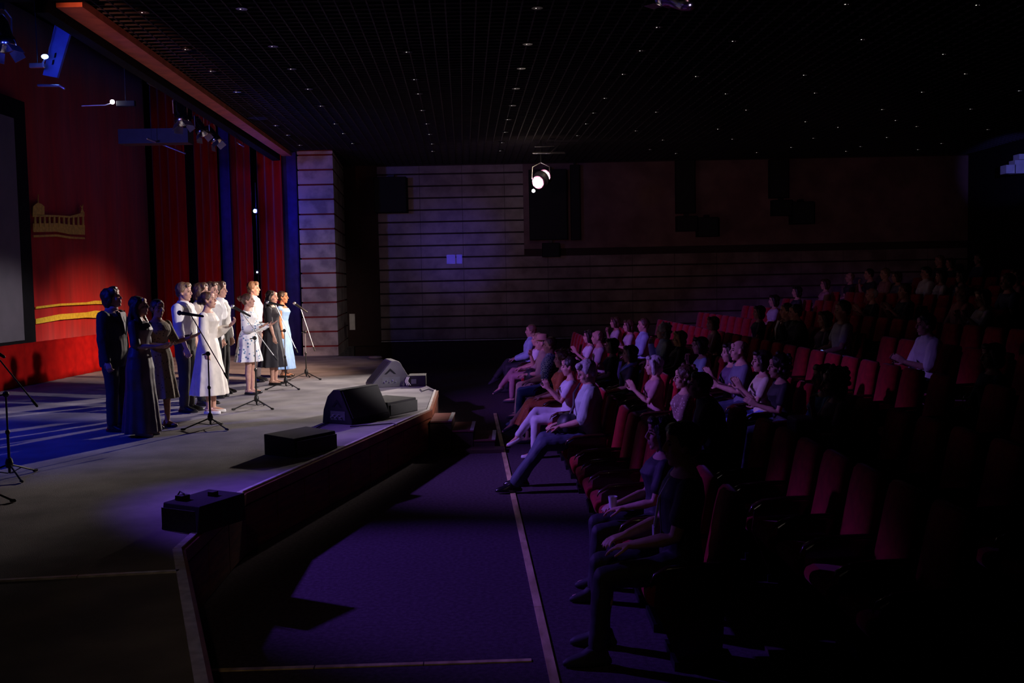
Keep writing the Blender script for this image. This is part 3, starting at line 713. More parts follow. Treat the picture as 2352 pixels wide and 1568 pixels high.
def hair(style, c, R, seed=0):
    mb = MB(); c = V(c)
    def e(p, r, m=8, n=16): mb.ell(c + R @ V(p), r, R, n, m)
    def T(pts, rads, fl=1.0): mb.tube([c + R @ V(p) for p in pts], rads, 12, True, fl)
    vox = .008
    if style in ('short', 'crop', 'side'):
        e((-.026, 0, .050), (.098, .088, .088), 12, 20); e((-.060, 0, -.005), (.052, .074, .062)); e((-.02, 0, .085), (.085, .078, .062))
        e((-.015, .070, .028), (.045, .022, .045)); e((-.015, -.070, .028), (.045, .022, .045))
        if style != 'crop':
            e((.045, .010, .104), (.050, .064, .034)); e((.066, -.024, .090), (.028, .040, .026)); e((.066, .030, .088), (.026, .036, .026))
    elif style == 'medium':
        e((-.030, 0, .050), (.104, .098, .094), 12, 20); e((-.070, 0, -.02), (.056, .084, .082)); e((.03, 0, .11), (.062, .070, .038))
        for s in (1, -1): e((-.018, s * .083, .0), (.052, .024, .066)); e((.050, s * .052, .080), (.034, .028, .04)); e((-.055, s * .06, -.06), (.035, .03, .05))
        e((-.085, 0, -.075), (.03, .06, .04))
    elif style == 'long':
        e((-.026, 0, .046), (.100, .091, .090), 12, 20); e((-.055, 0, -.03), (.058, .086, .09))
        for s in (1, -1):
            T(((.02, s * .070, .07), (-.012, s * .090, .0), (-.02, s * .092, -.09), (.015, s * .088, -.19), (.03, s * .075, -.30), (.03, s * .07, -.38)), [.024, .032, .036, .036, .030, .012])
            T(((-.05, s * .06, .0), (-.085, s * .066, -.10), (-.10, s * .066, -.22), (-.11, s * .06, -.34), (-.105, s * .05, -.47), (-.10, s * .04, -.53)), [.04, .045, .048, .044, .034, .012])
        T(((-.07, 0, .0), (-.115, 0, -.14), (-.135, 0, -.30), (-.13, 0, -.47), (-.12, 0, -.56)), [.05, .05, .046, .036, .012])
    elif style == 'bun' or style == 'tight':
        e((-.020, 0, .040), (.099, .084, .092), 12, 20); e((-.045, 0, -.005), (.060, .077, .065)); e((-.010, .066, .03), (.05, .02, .042)); e((-.010, -.066, .03), (.05, .02, .042))
        if style == 'bun': e((-.130, 0, .052), (.045, .050, .048)); e((-.16, .01, .065), (.03, .03, .03)); e((-.10, 0, .035), (.04, .04, .04))
        else: e((-.115, 0, -.005), (.05, .055, .045)); e((-.10, 0, .045), (.05, .055, .04)); e((-.135, .015, .01), (.03, .03, .03))
    elif style == 'bob':
        e((-.026, 0, .048), (.106, .098, .094), 12, 20); e((-.055, 0, -.04), (.062, .094, .085)); e((.06, 0, .098), (.038, .07, .035))
        for s in (1, -1): T(((.02, s * .078, .06), (.008, s * .090, -.01), (.004, s * .09, -.09)), [.03, .036, .028])
    elif style == 'curly':
        rr = random.Random(seed)
        e((-.03, 0, .05), (.11, .105, .10), 12, 20); e((-.06, 0, -.05), (.07, .10, .10))
        for i in range(34):
            a = rr.uniform(0, 2 * PI); z = rr.uniform(-.10, .15); q = math.sqrt(max(.1, 1 - ((z - .03) / .14) ** 2))
            x = math.cos(a) * .10 * q - .045; 
            if x > .035 and z < .07: continue
            e((x, math.sin(a) * .105 * q, z), (.026, .026, .026), 5, 8)
    elif style == 'thin':
        e((-.036, 0, .035), (.090, .083, .080), 12, 20); e((-.058, 0, -.01), (.05, .072, .055))
    me = remesh(mb, 'hair', vox, 1, .007 if style in ('long', 'medium', 'curly', 'bob') else .0045, 28, (1, 1, .45))
    return me
def frame(P, lean, yaw=0):
    up = Matrix.Rotation(lean, 3, 'Y')
    return lambda x, y, z: V(P) + up @ V((x, y, z))
TM = [(-.10, .07, .08, 0), (-.02, .155, .105, -.01), (.05, .168, .115, -.008), (.12, .155, .105, 0), (.20, .142, .098, .005), (.30, .158, .11, .008), (.40, .175, .12, .006), (.47, .172, .108, 0), (.515, .145, .085, -.01), (.55, .085, .066, -.012), (.58, .060, .056, -.006)]
TF = [(-.10, .07, .08, 0), (-.02, .165, .115, -.015), (.05, .172, .118, -.015), (.12, .145, .098, -.002), (.20, .120, .085, .005), (.29, .135, .10, .010), (.37, .150, .125, .022), (.44, .150, .10, .004), (.48, .125, .075, -.01), (.515, .070, .054, -.012), (.55, .050, .048, -.006)]
def torso(mb, F, fem, inf=0, z0=-1, z1=1, n=22, extra=None):
    rg = []
    for z, wy, dx, xo in (TF if fem else TM):
        if z < z0 or z > z1: continue
        i2 = inf(z) if callable(inf) else inf
        c = F(xo, 0, z); a = F(xo + 1, 0, z) - c; b = F(xo, 1, z) - c
        rg.append((c, a * (dx + i2), b * (wy + i2)))
    mb.loft(rg, n)
CACHE = {}
def kind_belt(top, seated, fem): return top[0] == 'shirt' and not seated and not fem
def person(key, label, loc, rz, fem=False, H=1.76, skin='light', hairc='brown', style='short', pose=None, top=None, bottom=None, shoes=None, vox=.006, nm='person', group=None, extra=None):
    """pose: dict; top: (kind, material, sleeve); bottom: (kind, material); shoes: material"""
    p = dict(seated=False, lean=0, yaw=0, pitch=0, hroll=0, arms=None, legs=None, pz=None); p.update(pose or {})
    S = H / 1.725
    root = thing(nm, label, 'person', loc, rz, group); root.scale = (S, S, S)
    sh = (.186 if not fem else .156)
    seated = p['seated']
    PZ0 = p['pz'] if p['pz'] is not None else (.53 if seated else .93)
    P0 = V((0, 0, PZ0)); F = frame(P0, p['lean'])
    tl = .60 if not fem else .57
    shz = .475 if not fem else .445
    neck = F(-.004, 0, tl - .02); hc = F(.014, 0, tl + .084)
    hc = hc + V((.03 * max(0, -p['pitch']) * 1.0, 0, 0)) if True else hc
    HR = headR(p['yaw'], p['pitch'], p['hroll'])
    # limbs: directions in body space (x forward, y left, z up)
    arms = p['arms'] or [((.02, .10, -1), (.14, .02, -1), (.1, 0, -1), (0, -1, 0), .35), ((.02, -.10, -1), (.14, -.02, -1), (.1, 0, -1), (0, 1, 0), .35)]
    UL, FL = (.285, .255) if not fem else (.27, .235)
    A = []
    for s, (u, f, hd, pn, cu) in zip((1, -1), arms):
        S0 = F(-.005, s * sh, shz); E = S0 + n3(u) * UL; W = E + n3(f) * FL
        A.append((s, S0, E, W, V(hd), V(pn), cu))
    Ls = p['legs'] or ([((.44, .14, .50), (.47, .15, .09), 0), ((.44, -.14, .50), (.47, -.15, .09), 0)] if seated else [((.02, .10, .50), (-.01, .10, .085), .08), ((.02, -.10, .50), (.0, -.10, .085), -.08)])
    LG = []
    for s, (K, An, ft) in zip((1, -1), Ls):
        LG.append((s, F(0, s * .092, 0) if not seated else P0 + V((0, s * .095, 0)), V(K), V(An), ft))
    def key_(x): return (key, x, fem) if key else None
    def cached(x, fn):
        k = key_(x)
        if k and k in CACHE: return CACHE[k]
        me = fn()
        if k: CACHE[k] = me
        return me
    def lk(nm_, me, m, par=root):
        if len(me.materials) == 0: me.materials.append(m)
        o = bpy.data.objects.new(nm_, me); COL.objects.link(o); o.parent = par
        o.material_slots[0].link = 'OBJECT'; o.material_slots[0].material = m
        return o
    ar = 1.0 if not fem else .84
    def body():
        mb = MB(); torso(mb, F, fem)
        mb.tube([F(-.012, 0, tl - .10), neck, hc + HR @ V((-.02, 0, -.05))], [.062 * (1 if not fem else .86), .055 * (1 if not fem else .84), .052 * (1 if not fem else .86)], 14)
        head(mb, hc, HR, fem)
        for s, S0, E, W, hd, pn, cu in A:
            mb.ell(S0, (.058 * ar, .056 * ar, .058 * ar)); m1 = S0.lerp(E, .45); f1 = E.lerp(W, .3)
            mb.tube([S0, m1, E, f1, W], [.050 * ar, .046 * ar, .037 * ar, .040 * ar, .026 * ar], 12)
            hand(mb, W, hd, pn, -s if False else s, cu)
        for s, Hp, K, An, ft in LG:
            mb.tube([Hp, Hp.lerp(K, .4), K], [.085, .078, .054], 14); c1 = K.lerp(An, .32) + V((-.012, 0, 0))
            mb.tube([K, c1, K.lerp(An, .7), An], [.052, .052 * (.94 if fem else 1), .038, .033], 14)
            fd = V((math.cos(ft), math.sin(ft), 0)) if not isinstance(ft, tuple) else n3(ft)
            mb.tube([An + V((0, 0, -.02)) - fd * .03, An + fd * .07 + V((0, 0, -.040)), An + fd * .15 + V((0, 0, -.052))], [.034, .030, .018], 10)
        return remesh(mb, 'body', vox, 1)
    b = lk('body', cached('body', body), SKIN[skin])
    for s in (1, -1):
        lk('eye', cached('eye%d' % s, lambda: MB().ell(hc + HR @ V((.0775, s * .031, .012)), (.009, .013, .0065), HR, 8, 5).mesh('eye')), m_eye)
        lk('eyebrow', cached('brow%d' % s, lambda: MB().tube([hc + HR @ V((.088, s * .014, .031)), hc + HR @ V((.086, s * .034, .036)), hc + HR @ V((.074, s * .050, .030))], [.0035, .004, .003], 6).mesh('eyebrow')), HAIR[hairc])
    if kind_belt(top, seated, fem):
        mb = MB(); mb.loft([(F(0, 0, .085), V((.142, 0, 0)), V((0, .193, 0))), (F(0, 0, .09), V((.145, 0, 0)), V((0, .196, 0))), (F(0, 0, .12), V((.140, 0, 0)), V((0, .190, 0))), (F(0, 0, .125), V((.135, 0, 0)), V((0, .185, 0)))], 28)
        lk('belt', mb.mesh('belt'), C('belt_leather', (.012, .01, .01), rough=.35))
    def lips():
        mb = MB(); mb.ell(hc + HR @ V((.090, 0, -.0545)), (.009, .019, .0045), HR, 8, 5); mb.ell(hc + HR @ V((.089, 0, -.0635)), (.009, .017, .005), HR, 8, 5)
        return mb.mesh('lips')
    lk('lips', cached('lips', lips), m_lip)
    if style != 'none': lk('hair', cached('hair_' + style, lambda: hair(style, hc, HR, 3)), HAIR[hairc])
    # ---- upper garment
    kind, tm_, slv = top
    def topmesh():
        mb = MB()
        if kind == 'shirt':
            torso(mb, F, fem, (lambda z: .030 if z < .1 else (.030 if z < .45 else .014)) if (seated or fem) else (lambda z: .006 if z < .1 else (.034 if z < .45 else .014)), z0=-.05 if seated else 0, z1=.55 if not fem else .50)
            if fem: pass
            cz = .525 if not fem else .49
            rr_ = .066 if not fem else .056
            c = F(-.008, 0, cz); mb.loft([(c, F(rr_ + .032, 0, cz) - F(0, 0, cz), V((0, rr_ + .040, 0))), (F(.0, 0, cz + .052), F(rr_, 0, cz) - F(0, 0, cz), V((0, rr_, 0)))], 16)
            ex = .024
        elif kind == 'jacket':
            torso(mb, F, fem, lambda z: .040 if z < .5 else .018, z0=-.06, z1=.53); ex = .024
            mb.loft([(F(-.01, 0, -.14), F(.135, 0, 0) - F(0, 0, 0), V((0, .195, 0))), (F(-.01, 0, 0), F(.15, 0, 0) - F(0, 0, 0), V((0, .205, 0))), (F(0, 0, .12), F(.14, 0, 0) - F(0, 0, 0), V((0, .19, 0)))], 20)
        elif kind in ('dress', 'tee', 'knit'):
            torso(mb, F, fem, lambda z: .013 if z < .45 else .006, z0=-.05, z1=.52 if not fem else (.46 if slv == 'none' else .485)); ex = .013
        Lv = {'long': 1.0, 'elbow': .5, 'short': .30, 'rolled': .62, 'none': 0, 'puff': 1.0, 'half': .45}[slv]
        for s, S0, E, W, hd, pn, cu in A:
            mb.ell(S0 + (F(0, 0, 0) - F(0, 0, .01)) , (.058 * ar + ex, .056 * ar + ex * .8, .058 * ar + ex * .7))
            if Lv == 0: continue
            q = 2 * Lv
            if q <= 1.0:
                End = S0.lerp(E, q); mb.tube([S0, S0.lerp(End, .5), End], [.052 * ar + ex, .050 * ar + ex + .004, .048 * ar + ex + .008], 14)
            else:
                En = E.lerp(W, min(q - 1, .93)); pf = .022 if slv == 'puff' else 0
                mb.tube([S0, S0.lerp(E, .5), E], [.052 * ar + ex, .048 * ar + ex + pf * .6, .040 * ar + ex + .002 + pf], 14)
                mb.tube([E, E.lerp(En, .6), En], [.040 * ar + ex + .002 + pf, .036 * ar + ex + pf * 1.1, (.034 if q < 1.8 else .028) * ar + ex - .002], 14)
        if bottom and bottom[0] == 'skirt':
            zb, rb_, rd = bottom[2], bottom[3], bottom[4]
            rg = [];
            for i in range(9):
                t = i / 8; z = (.16 * (1 - t) + t * (zb - PZ0)); e = t ** .75
                w_ = .130 + (rb_ - .130) * e; dd = .092 + (rd - .092) * e
                if t < .4: w_ = max(w_, (.15, .178, .205, .21)[min(3, int(t * 8))]); dd = max(dd, (.11, .138, .155, .16)[min(3, int(t * 8))])
                rg.append((P0 + V((-.008 - .01 * t, 0, z)), V((dd, 0, 0)), V((0, w_, 0))))
            fold = bottom[5] if len(bottom) > 5 else .05
            mb.loft(rg, 72, lambda k, a: fold * (k / 8.) * math.sin(a * 11 + 1.3 * math.sin(a * 3)))
        return remesh(mb, 'garment', .008 if vox < .007 else vox * 1.2, 2, .0085 if kind in ('shirt', 'jacket') else .004, 11, (1, 1, .55))
    tn = {'shirt': 'shirt', 'jacket': 'jacket', 'dress': 'dress', 'tee': 'shirt', 'knit': 'shirt'}[kind]
    lk(tn, cached('top_%s_%s_%s' % (kind, slv, bottom[0] if bottom else ''), topmesh), tm_)
    # ---- lower garment
    if bottom and bottom[0] in ('trousers', 'narrow'):
        def tr_():
            mb = MB(); e = .020 if bottom[0] == 'trousers' else .009
            torso(mb, F, fem, .011 if (seated or fem) else .024, z0=-.11, z1=.13)
            for s, Hp, K, An, ft in LG:
                mb.tube([Hp + V((0, 0, .02)), Hp.lerp(K, .4), K], [.092 + e * .3, .078 + e, .056 + e], 16)
                if bottom[0] == 'trousers': mb.tube([K, K.lerp(An, .4), K.lerp(An, .93)], [.056 + e, .052 + e, .052 + e * .7], 16)
                else: mb.tube([K, K.lerp(An, .35), K.lerp(An, .94)], [.054 + e, .054 + e, .040 + e], 16)
            return remesh(mb, 'trousers', .008 if vox < .007 else vox * 1.2, 2, .006, 9, (1, 1, .8))
        lk('trousers', cached('tr_' + bottom[0], tr_), bottom[1])
    if bottom and bottom[0] == 'seatskirt':
        def sk():
            mb = MB(); K = (LG[0][2] + LG[1][2]) / 2; An = (LG[0][3] + LG[1][3]) / 2
            mb.loft([(P0 + V((-.12, 0, .02)), V((0, .16, 0)), V((0, 0, .09))), (P0 + V((0, 0, .02)), V((0, .20, 0)), V((0, 0, .115))), (P0.lerp(K, .5), V((0, .21, 0)), V((0, 0, .11))), (P0.lerp(K, .95), V((0, .20, 0)), V((0, 0, .095))), (K + V((.06, 0, -.02)), V((0, .17, 0)), V((0, 0, .06)))], 24)
            mb.loft([(K + V((0, 0, .03)), V((.07, 0, 0)), V((0, .18, 0))), (K.lerp(An, .35), V((.10, 0, 0)), V((0, .20, 0))), (K.lerp(An, .75), V((.11, 0, 0)), V((0, .21, 0)))], 40, lambda k, a: .05 * k * math.sin(a * 8))
            return remesh(mb, 'skirt', vox * 1.2, 2, .005, 9)
        lk('skirt', cached('sk', sk), bottom[1])
    # ---- shoes
    if shoes:
        sk_, sm = shoes
        for i, (s, Hp, K, An, ft) in enumerate(LG):
            def shm(An=An, ft=ft):
                mb = MB(); fd = V((math.cos(ft), math.sin(ft), 0)) if not isinstance(ft, tuple) else n3(ft)
                sd = V((-fd.y, fd.x, 0)).normalized(); upv = fd.cross(sd) * (1 if fd.cross(sd).z > 0 else -1)
                g0 = An - upv * (.085 if not isinstance(ft, tuple) else .07)
                k = .9 if fem else 1.0
                if sk_ == 'heel':
                    mb.tube([An - fd * .035 - upv * .03, An + fd * .05 - upv * .050, g0 + fd * .13 * k + upv * .014, g0 + fd * .175 * k + upv * .010], [.036, .033, .032, .016], 12)
                    mb.tube([g0 - fd * .05 + upv * .035, g0 - fd * .05 + upv * .006], [.016, .009], 8)
                elif sk_ == 'flat':
                    mb.loft([(g0 + upv * .004 + fd * .052, fd * .138 * k, sd * .040), (g0 + upv * .026 + fd * .052, fd * .142 * k, sd * .044), (g0 + upv * .046 + fd * .054, fd * .130 * k, sd * .040)], 20)
                    mb.tube([An - fd * .01 + sd * .035 - upv * .022, An + fd * .04 - upv * .012, An - fd * .01 - sd * .035 - upv * .022], .006, 8)
                else:
                    mb.loft([(g0 + upv * .003 + fd * .055, fd * .142 * k, sd * .042), (g0 + upv * .024 + fd * .055, fd * .145 * k, sd * .047), (g0 + upv * .045 + fd * .050, fd * .125 * k, sd * .043), (g0 + upv * .075 + fd * .012, fd * .078 * k, sd * .042), (g0 + upv * .10 - fd * .002, fd * .056, sd * .043)], 24)
                return remesh(mb, 'shoe', .0055 if vox < .007 else .008, 1)
            lk('shoe', cached('shoe%s%d' % (sk_, i), shm), sm)
    root['hc'] = 0; del root['hc']
    return root, dict(hc=hc, HR=HR, A=A, LG=LG, F=F, P0=P0, lk=lk)
# ---------------------------------------------------------------- the singers
white = C('white_cotton', (.80, .78, .76), rough=.85, c2=(.70, .68, .66)); cream = C('cream_satin', (.82, .76, .68), rough=.6)
bluesh = C('pale_blue_cotton', (.62, .68, .80), rough=.85); darkt = C('charcoal_trousers', (.035, .03, .03), rough=.8); blk = C('black_trousers', (.014, .014, .017), rough=.8)
suit = C('dark_suit_wool', (.035, .03, .032), rough=.75); shoeb = C('black_leather', (.012, .012, .013), rough=.25, coat=.4)
def straight(bx=.02, sp=.12, cu=.5): return [((bx, sp, -1), (.16, .0, -1), (.1, 0, -1), (0, -1, 0), cu), ((bx, -sp, -1), (.16, 0, -1), (.1, 0, -1), (0, 1, 0), cu)]
def st_at(u, v): p = PZ(u, v, STG); return (p.x, p.y, STG)
def collar_tie(root, info, jacket=False): pass
# 1 man in dark suit
r, q = person(None, 'young man in a dark suit with open collar standing furthest left, head raised', st_at(269, 989), -.15, H=1.78, style='medium', hairc='brown',
    pose=dict(pitch=.22, yaw=.15, arms=[((.0, .10, -1), (.10, .02, -1), (.1, 0, -1), (0, -1, 0), .5), ((-.02, -.12, -1), (.22, -.0, -1), (.2, 0, -1), (0, 1, 0), .6)]), top=('jacket', suit, 'long'), bottom=('trousers', suit), shoes=('oxford', shoeb))
F = q['F']
mb = MB()
mb.extr([F(.155, .0, .26), F(.150, .045, .40), F(.125, .062, .52), F(.125, -.062, .52), F(.150, -.045, .40)], F(.016, 0, 0) - F(0, 0, 0)); mb.build('shirt_front', white, r, bevel=.004)
for s in (1, -1):
    MB().extr([F(.166, 0, .24), F(.162, s * .05, .40), F(.115, s * .075, .54), F(.095, s * .098, .535), F(.148, s * .095, .42), F(.160, s * .03, .26)], F(.010, 0, 0) - F(0, 0, 0)).build('lapel', suit, r, bevel=.003)
MB().loft([(F(-.004, 0, .545), V((.080, 0, 0)), V((0, .078, 0))), (F(.0, 0, .60), V((.070, 0, 0)), V((0, .067, 0)))], 20).build('shirt_collar', C('pink_collar', (.6, .42, .38)), r, True)
# 2 woman long dark gown
person(None, 'woman in a long dark navy gown with waist long brown hair beside the suited man', st_at(330, 1001), -.05, fem=True, H=1.71, style='long', hairc='brown',
    pose=dict(pitch=.1, yaw=.05, arms=[((.05, .1, -1), (.8, -.15, -.1), (1, -.3, .1), (0, -.4, 1), .3), ((.12, -.12, -1), (.95, .25, -.02), (1, .3, .05), (0, .5, 1), .3)]),
    top=('dress', C('navy_crepe', (.085, .06, .085), rough=.5, c2=(.06, .045, .06)), 'half'), bottom=('skirt', None, .055, .235, .225, .06), shoes=('heel', C('silver_blue_leather', (.4, .4, .5), rough=.3)))
# 3 woman in olive dress, arm outstretched
person(None, 'woman in a patterned olive midi dress stretching one open hand forward', st_at(372, 982), -.55, fem=True, H=1.66, style='tight', hairc='dark', skin='tan',
    pose=dict(pitch=-.05, yaw=-.15, arms=[((.30, .25, -1), (.90, .30, .28), (1, .25, .35), (-.3, 0, 1), .12), ((.25, -.15, -1), (.85, .15, .0), (1, .25, .1), (0, .3, 1), .35)]),
    top=('dress', spotty('olive_spotted_dress', (.22, .17, .11), (.05, .04, .03), 26, .22), 'half'), bottom=('skirt', None, .40, .255, .24, .06), shoes=('flat', shoeb))
# 4 man white shirt
person(None, 'tall young man in a white shirt with rolled sleeves and dark belted trousers', st_at(431, 945), -.1, H=1.83, style='side', hairc='fair',
    pose=dict(pitch=0, yaw=.02, arms=[((.05, .1, -1), (.3, -.1, -1), (.2, 0, -1), (0, -1, 0), .6), ((.10, -.14, -1), (.36, .02, -1), (.25, 0, -1), (0, 1, 0), .6)]), top=('shirt', white, 'rolled'), bottom=('trousers', darkt), shoes=('oxford', shoeb))
r_ = bpy.data.objects[-1] if False else None
# 5 man behind
person(None, 'young man in a beige shirt mostly hidden behind the woman in the white gown', st_at(470, 930), -.1, H=1.82, style='medium', hairc='brown',
    pose=dict(yaw=0), top=('shirt', C('beige_cotton', (.62, .52, .42)), 'rolled'), bottom=('trousers', blk), shoes=('oxford', shoeb))
# 6 woman white gown
person(None, 'woman in a long white gown with gathered dark hair, one hand raised', st_at(486, 949), -.08, fem=True, H=1.74, style='tight', hairc='brown',
    pose=dict(pitch=.12, yaw=.05, arms=[((.15, .10, -1), (.8, -.1, .40), (.75, 0, .65), (.2, -.5, 1), .45), ((.02, -.14, -1), (.16, .0, -1), (.1, 0, -1), (0, 1, 0), .4)]),
    top=('dress', cream, 'puff'), bottom=('skirt', None, .27, .285, .26, .05), shoes=('flat', white))
# 7 man behind
person(None, 'man whose head just shows behind the woman in the white gown', st_at(493, 913), -.05, H=1.84, style='short', hairc='brown', pose=dict(yaw=-.2), top=('shirt', white, 'long'), bottom=('trousers', blk), shoes=('oxford', shoeb))
# 8 man white shirt
person(None, 'young man with wavy hair in a white long sleeved shirt and black trousers', st_at(512, 903), -.05, H=1.84, style='medium', hairc='brown',
    pose=dict(yaw=.05, arms=[((.10, .16, -1), (.30, -.1, -1), (.2, 0, -1), (0, -1, 0), .6), ((.06, -.12, -1), (.35, .0, -1), (.2, 0, -1), (0, 1, 0), .7)]), top=('shirt', C('bright_white_cotton', (.86, .85, .84)), 'long'), bottom=('trousers', blk), shoes=('oxford', shoeb))
# 10 man light blue shirt
person(None, 'young man in a pale blue shirt standing behind the woman in the floral dress', st_at(588, 876), -.05, H=1.84, style='side', hairc='fair', pose=dict(yaw=.05, pitch=.05), top=('shirt', bluesh, 'long'), bottom=('trousers', C('grey_trousers', (.10, .09, .11))), shoes=('oxford', shoeb))
# 9 girl floral
person(None, 'young woman in a short white floral dress holding both palms out', st_at(576, 905), -.12, fem=True, H=1.68, style='bun', hairc='brown',
    pose=dict(pitch=.08, yaw=.05, arms=[((.3, .1, -1), (.95, -.1, .15), (1, 0, .45), (-.4, 0, 1), .12), ((.12, -.14, -1), (.95, .05, .12), (1, .1, .40), (-.4, .1, 1), .15)]),
    top=('dress', spotty('floral_dress', (.85, .84, .82), (.20, .36, .55), 17, .27, (.10, .16, .22)), 'puff'), bottom=('skirt', None, .56, .25, .23, .08), shoes=('flat', shoeb))
# 12 woman blue
person(None, 'woman in a long sky blue gown standing furthest right among the singers', st_at(654, 866), -.05, fem=True, H=1.69, style='tight', hairc='dark', skin='tan', pose=dict(pitch=.02),
    top=('dress', C('sky_blue_chiffon', (.22, .45, .85), rough=.7, c2=(.19, .40, .78)), 'none'), bottom=('skirt', None, .17, .25, .24, .05), shoes=('flat', shoeb))
# 11 woman black dress
person(None, 'woman in a black short sleeved dress and long dark hair beside the woman in blue', st_at(630, 883), -.1, fem=True, H=1.71, style='long', hairc='dark',
    pose=dict(pitch=.0, yaw=-.1, arms=[((.05, .1, -1), (.2, 0, -1), (.1, 0, -1), (0, -1, 0), .4), ((.10, -.10, -1), (.28, 0, -1), (.15, 0, -1), (0, 1, 0), .5)]),
    top=('dress', C('black_viscose', (.022, .02, .028), rough=.8), 'half'), bottom=('skirt', None, .33, .28, .26, .06), shoes=('flat', shoeb))
# ================================================================ the seats
def make_seat():
    t = thing('theatre_seat', 'red theatre seat', 'seat', (0, 0, 60))
    # local: person faces -X
    prof = [(-.27, .39), (-.285, .43), (-.27, .475), (-.22, .492), (.12, .475), (.18, .45), (.18, .37), (-.22, .36)]
    MB().extr([V((x, -.235, z)) for x, z in prof], (0, .47, 0)).build('seat', m_seat, t, bevel=.02)
    a = MB(); rg = []
    for z, w_, th, xo in [(.42, .225, .05, .19), (.50, .235, .055, .20), (.70, .232, .05, .235), (.90, .23, .045, .268), (.995, .226, .042, .29), (1.02, .21, .03, .296)]:
        rg.append((V((xo, 0, z)), w_, th))
    vs = []; fs = []
    for c, w_, th in rg:
        for sx, sy in ((-1, -.86), (-1, .86), (-.55, 1), (.55, 1), (1, .86), (1, -.86), (.55, -1), (-.55, -1)): vs.append(c + V((sx * th, sy * w_, 0)))
    for k in range(len(rg) - 1):
        for i in range(8): fs.append((k * 8 + i, k * 8 + (i + 1) % 8, k * 8 + 8 + (i + 1) % 8, k * 8 + 8 + i))
    fs.append(tuple(range(8))[::-1]); fs.append(tuple(range(40, 48)))
    a.add(vs, fs).build('backrest', m_seat, t, True)
    MB().extr([V((.25, -.20, .40)), V((.258, -.20, .40)), V((.345, -.20, .95)), V((.337, -.20, .95))], (0, .40, 0)).build('back_panel', m_arm, t)
    arm = MB(); arm.loft([(V((x, -.28, z)), V((0, w_, 0)), V((0, 0, h))) for x, z, w_, h in ((-.26, .54, .012, .01), (-.24, .58, .022, .016), (-.16, .62, .027, .018), (0, .635, .027, .018), (.15, .64, .026, .018), (.24, .64, .02, .014))], 12)
    ao = arm.build('armrest', m_arm, t, True)
    MB().extr([V((-.22, -.292, .56)), V((-.24, -.292, .40)), V((-.10, -.292, .06)), V((.16, -.292, .06)), V((.20, -.292, .62)), V((-.14, -.292, .615))], (0, .022, 0)).build('side_panel', m_arm, ao)
    MB().box((-.02, -.04, .06), (.08, .04, .37)).build('pedestal', m_stand, t)
    MB().box((-.12, -.29, 0.0), (.18, .10, .055)).build('foot_plate', m_stand, t)
    return t
seat0 = make_seat(); seat_used = False
ORD = {1: 'front', 2: 'second', 3: 'third', 4: 'fourth', 5: 'fifth', 6: 'sixth', 7: 'seventh', 8: 'eighth', 9: 'ninth', 10: 'tenth', 11: 'eleventh'}
NTH = ['nearest the camera', 'second from the camera', 'third from the camera', 'fourth from the camera', 'fifth from the camera', 'sixth from the camera', 'seventh from the camera', 'eighth from the camera', 'ninth from the camera', 'tenth from the camera',
 '11th from the camera', '12th from the camera', '13th from the camera', '14th from the camera', '15th from the camera', '16th from the camera', '17th from the camera', '18th from the camera', '19th from the camera', '20th from the camera'] + ['%dth from the camera' % i for i in range(21, 40)]
def seat_y(k, y): return round((y - (5.4 + .23 * (k % 2))) / .56) * .56 + 5.4 + .23 * (k % 2)
occupied = {}
# ================================================================ the audience
def C2(n, c, **k): return C(n, c, **k)
ink = C2('dark_cloth', (.03, .028, .035)); jeans = C2('blue_denim', (.10, .16, .34)); dkj = C2('dark_denim', (.05, .06, .12)); beige = C2('beige_twill', (.50, .38, .27)); lilac = C2('pale_cotton', (.62, .60, .64))
ltb = C2('light_blue_shirt', (.40, .52, .72)); ltg = C2('light_grey_green_shirt', (.45, .52, .50)); wht = white; rose = C2('dull_rose_cloth', (.45, .22, .24)); orange = spotty('orange_print', (.62, .16, .06), (.65, .45, .3), 60, .2)
chk = checker('blue_check', (.55, .6, .75), (.05, .07, .25), 42); prn = spotty('flower_print_blouse', (.25, .14, .14), (.6, .5, .45), 30, .25); sneak = C2('white_sneaker', (.7, .7, .72)); pale = C2('pale_print', (.6, .5, .52))
# seated poses (x forward)
UPC = [((.45, .15, -.85), (.75, -.45, .75), (.5, -.35, .9), (0, -1, .1), .25), ((.45, -.15, -.85), (.75, .45, .75), (.5, .35, .9), (0, 1, .1), .25)]          # clapping high
LAP = [((.35, .15, -1), (.9, -.42, -.25), (1, -.3, -.2), (0, 0, -1), .35), ((.35, -.15, -1), (.9, .42, -.25), (1, .3, -.2), (0, 0, -1), .35)]
CLP = [((.35, .18, -1), (.8, -.5, .25), (.8, -.4, .5), (0, -1, 0), .2), ((.35, -.18, -1), (.8, .5, .25), (.8, .4, .5), (0, 1, 0), .2)]
PHN = [((.50, .15, -.8), (.75, -.30, .80), (.4, -.1, 1), (.2, -1, .0), .8), ((.50, -.15, -.8), (.75, .30, .80), (.4, .1, 1), (.2, 1, 0), .8)]
CHN = [((.35, .15, -1), (.8, -.5, -.1), (1, -.3, 0), (0, -.3, -1), .5), ((.55, .05, -.8), (.25, .30, .95), (.1, .3, 1), (-.4, .6, 0), .9)]
STRETCH = [((.48, .17, .50), (.80, .19, .10), .1), ((.47, -.16, .51), (.72, -.15, .09), -.1)]
NORM = [((.45, .15, .50), (.50, .16, .09), .1), ((.45, -.14, .50), (.44, -.14, .09), -.1)]
CROSS = [((.45, .06, .50), (.48, .08, .09), 0), ((.44, -.06, .60), (.70, .10, .30), (.75, .2, -.35))]
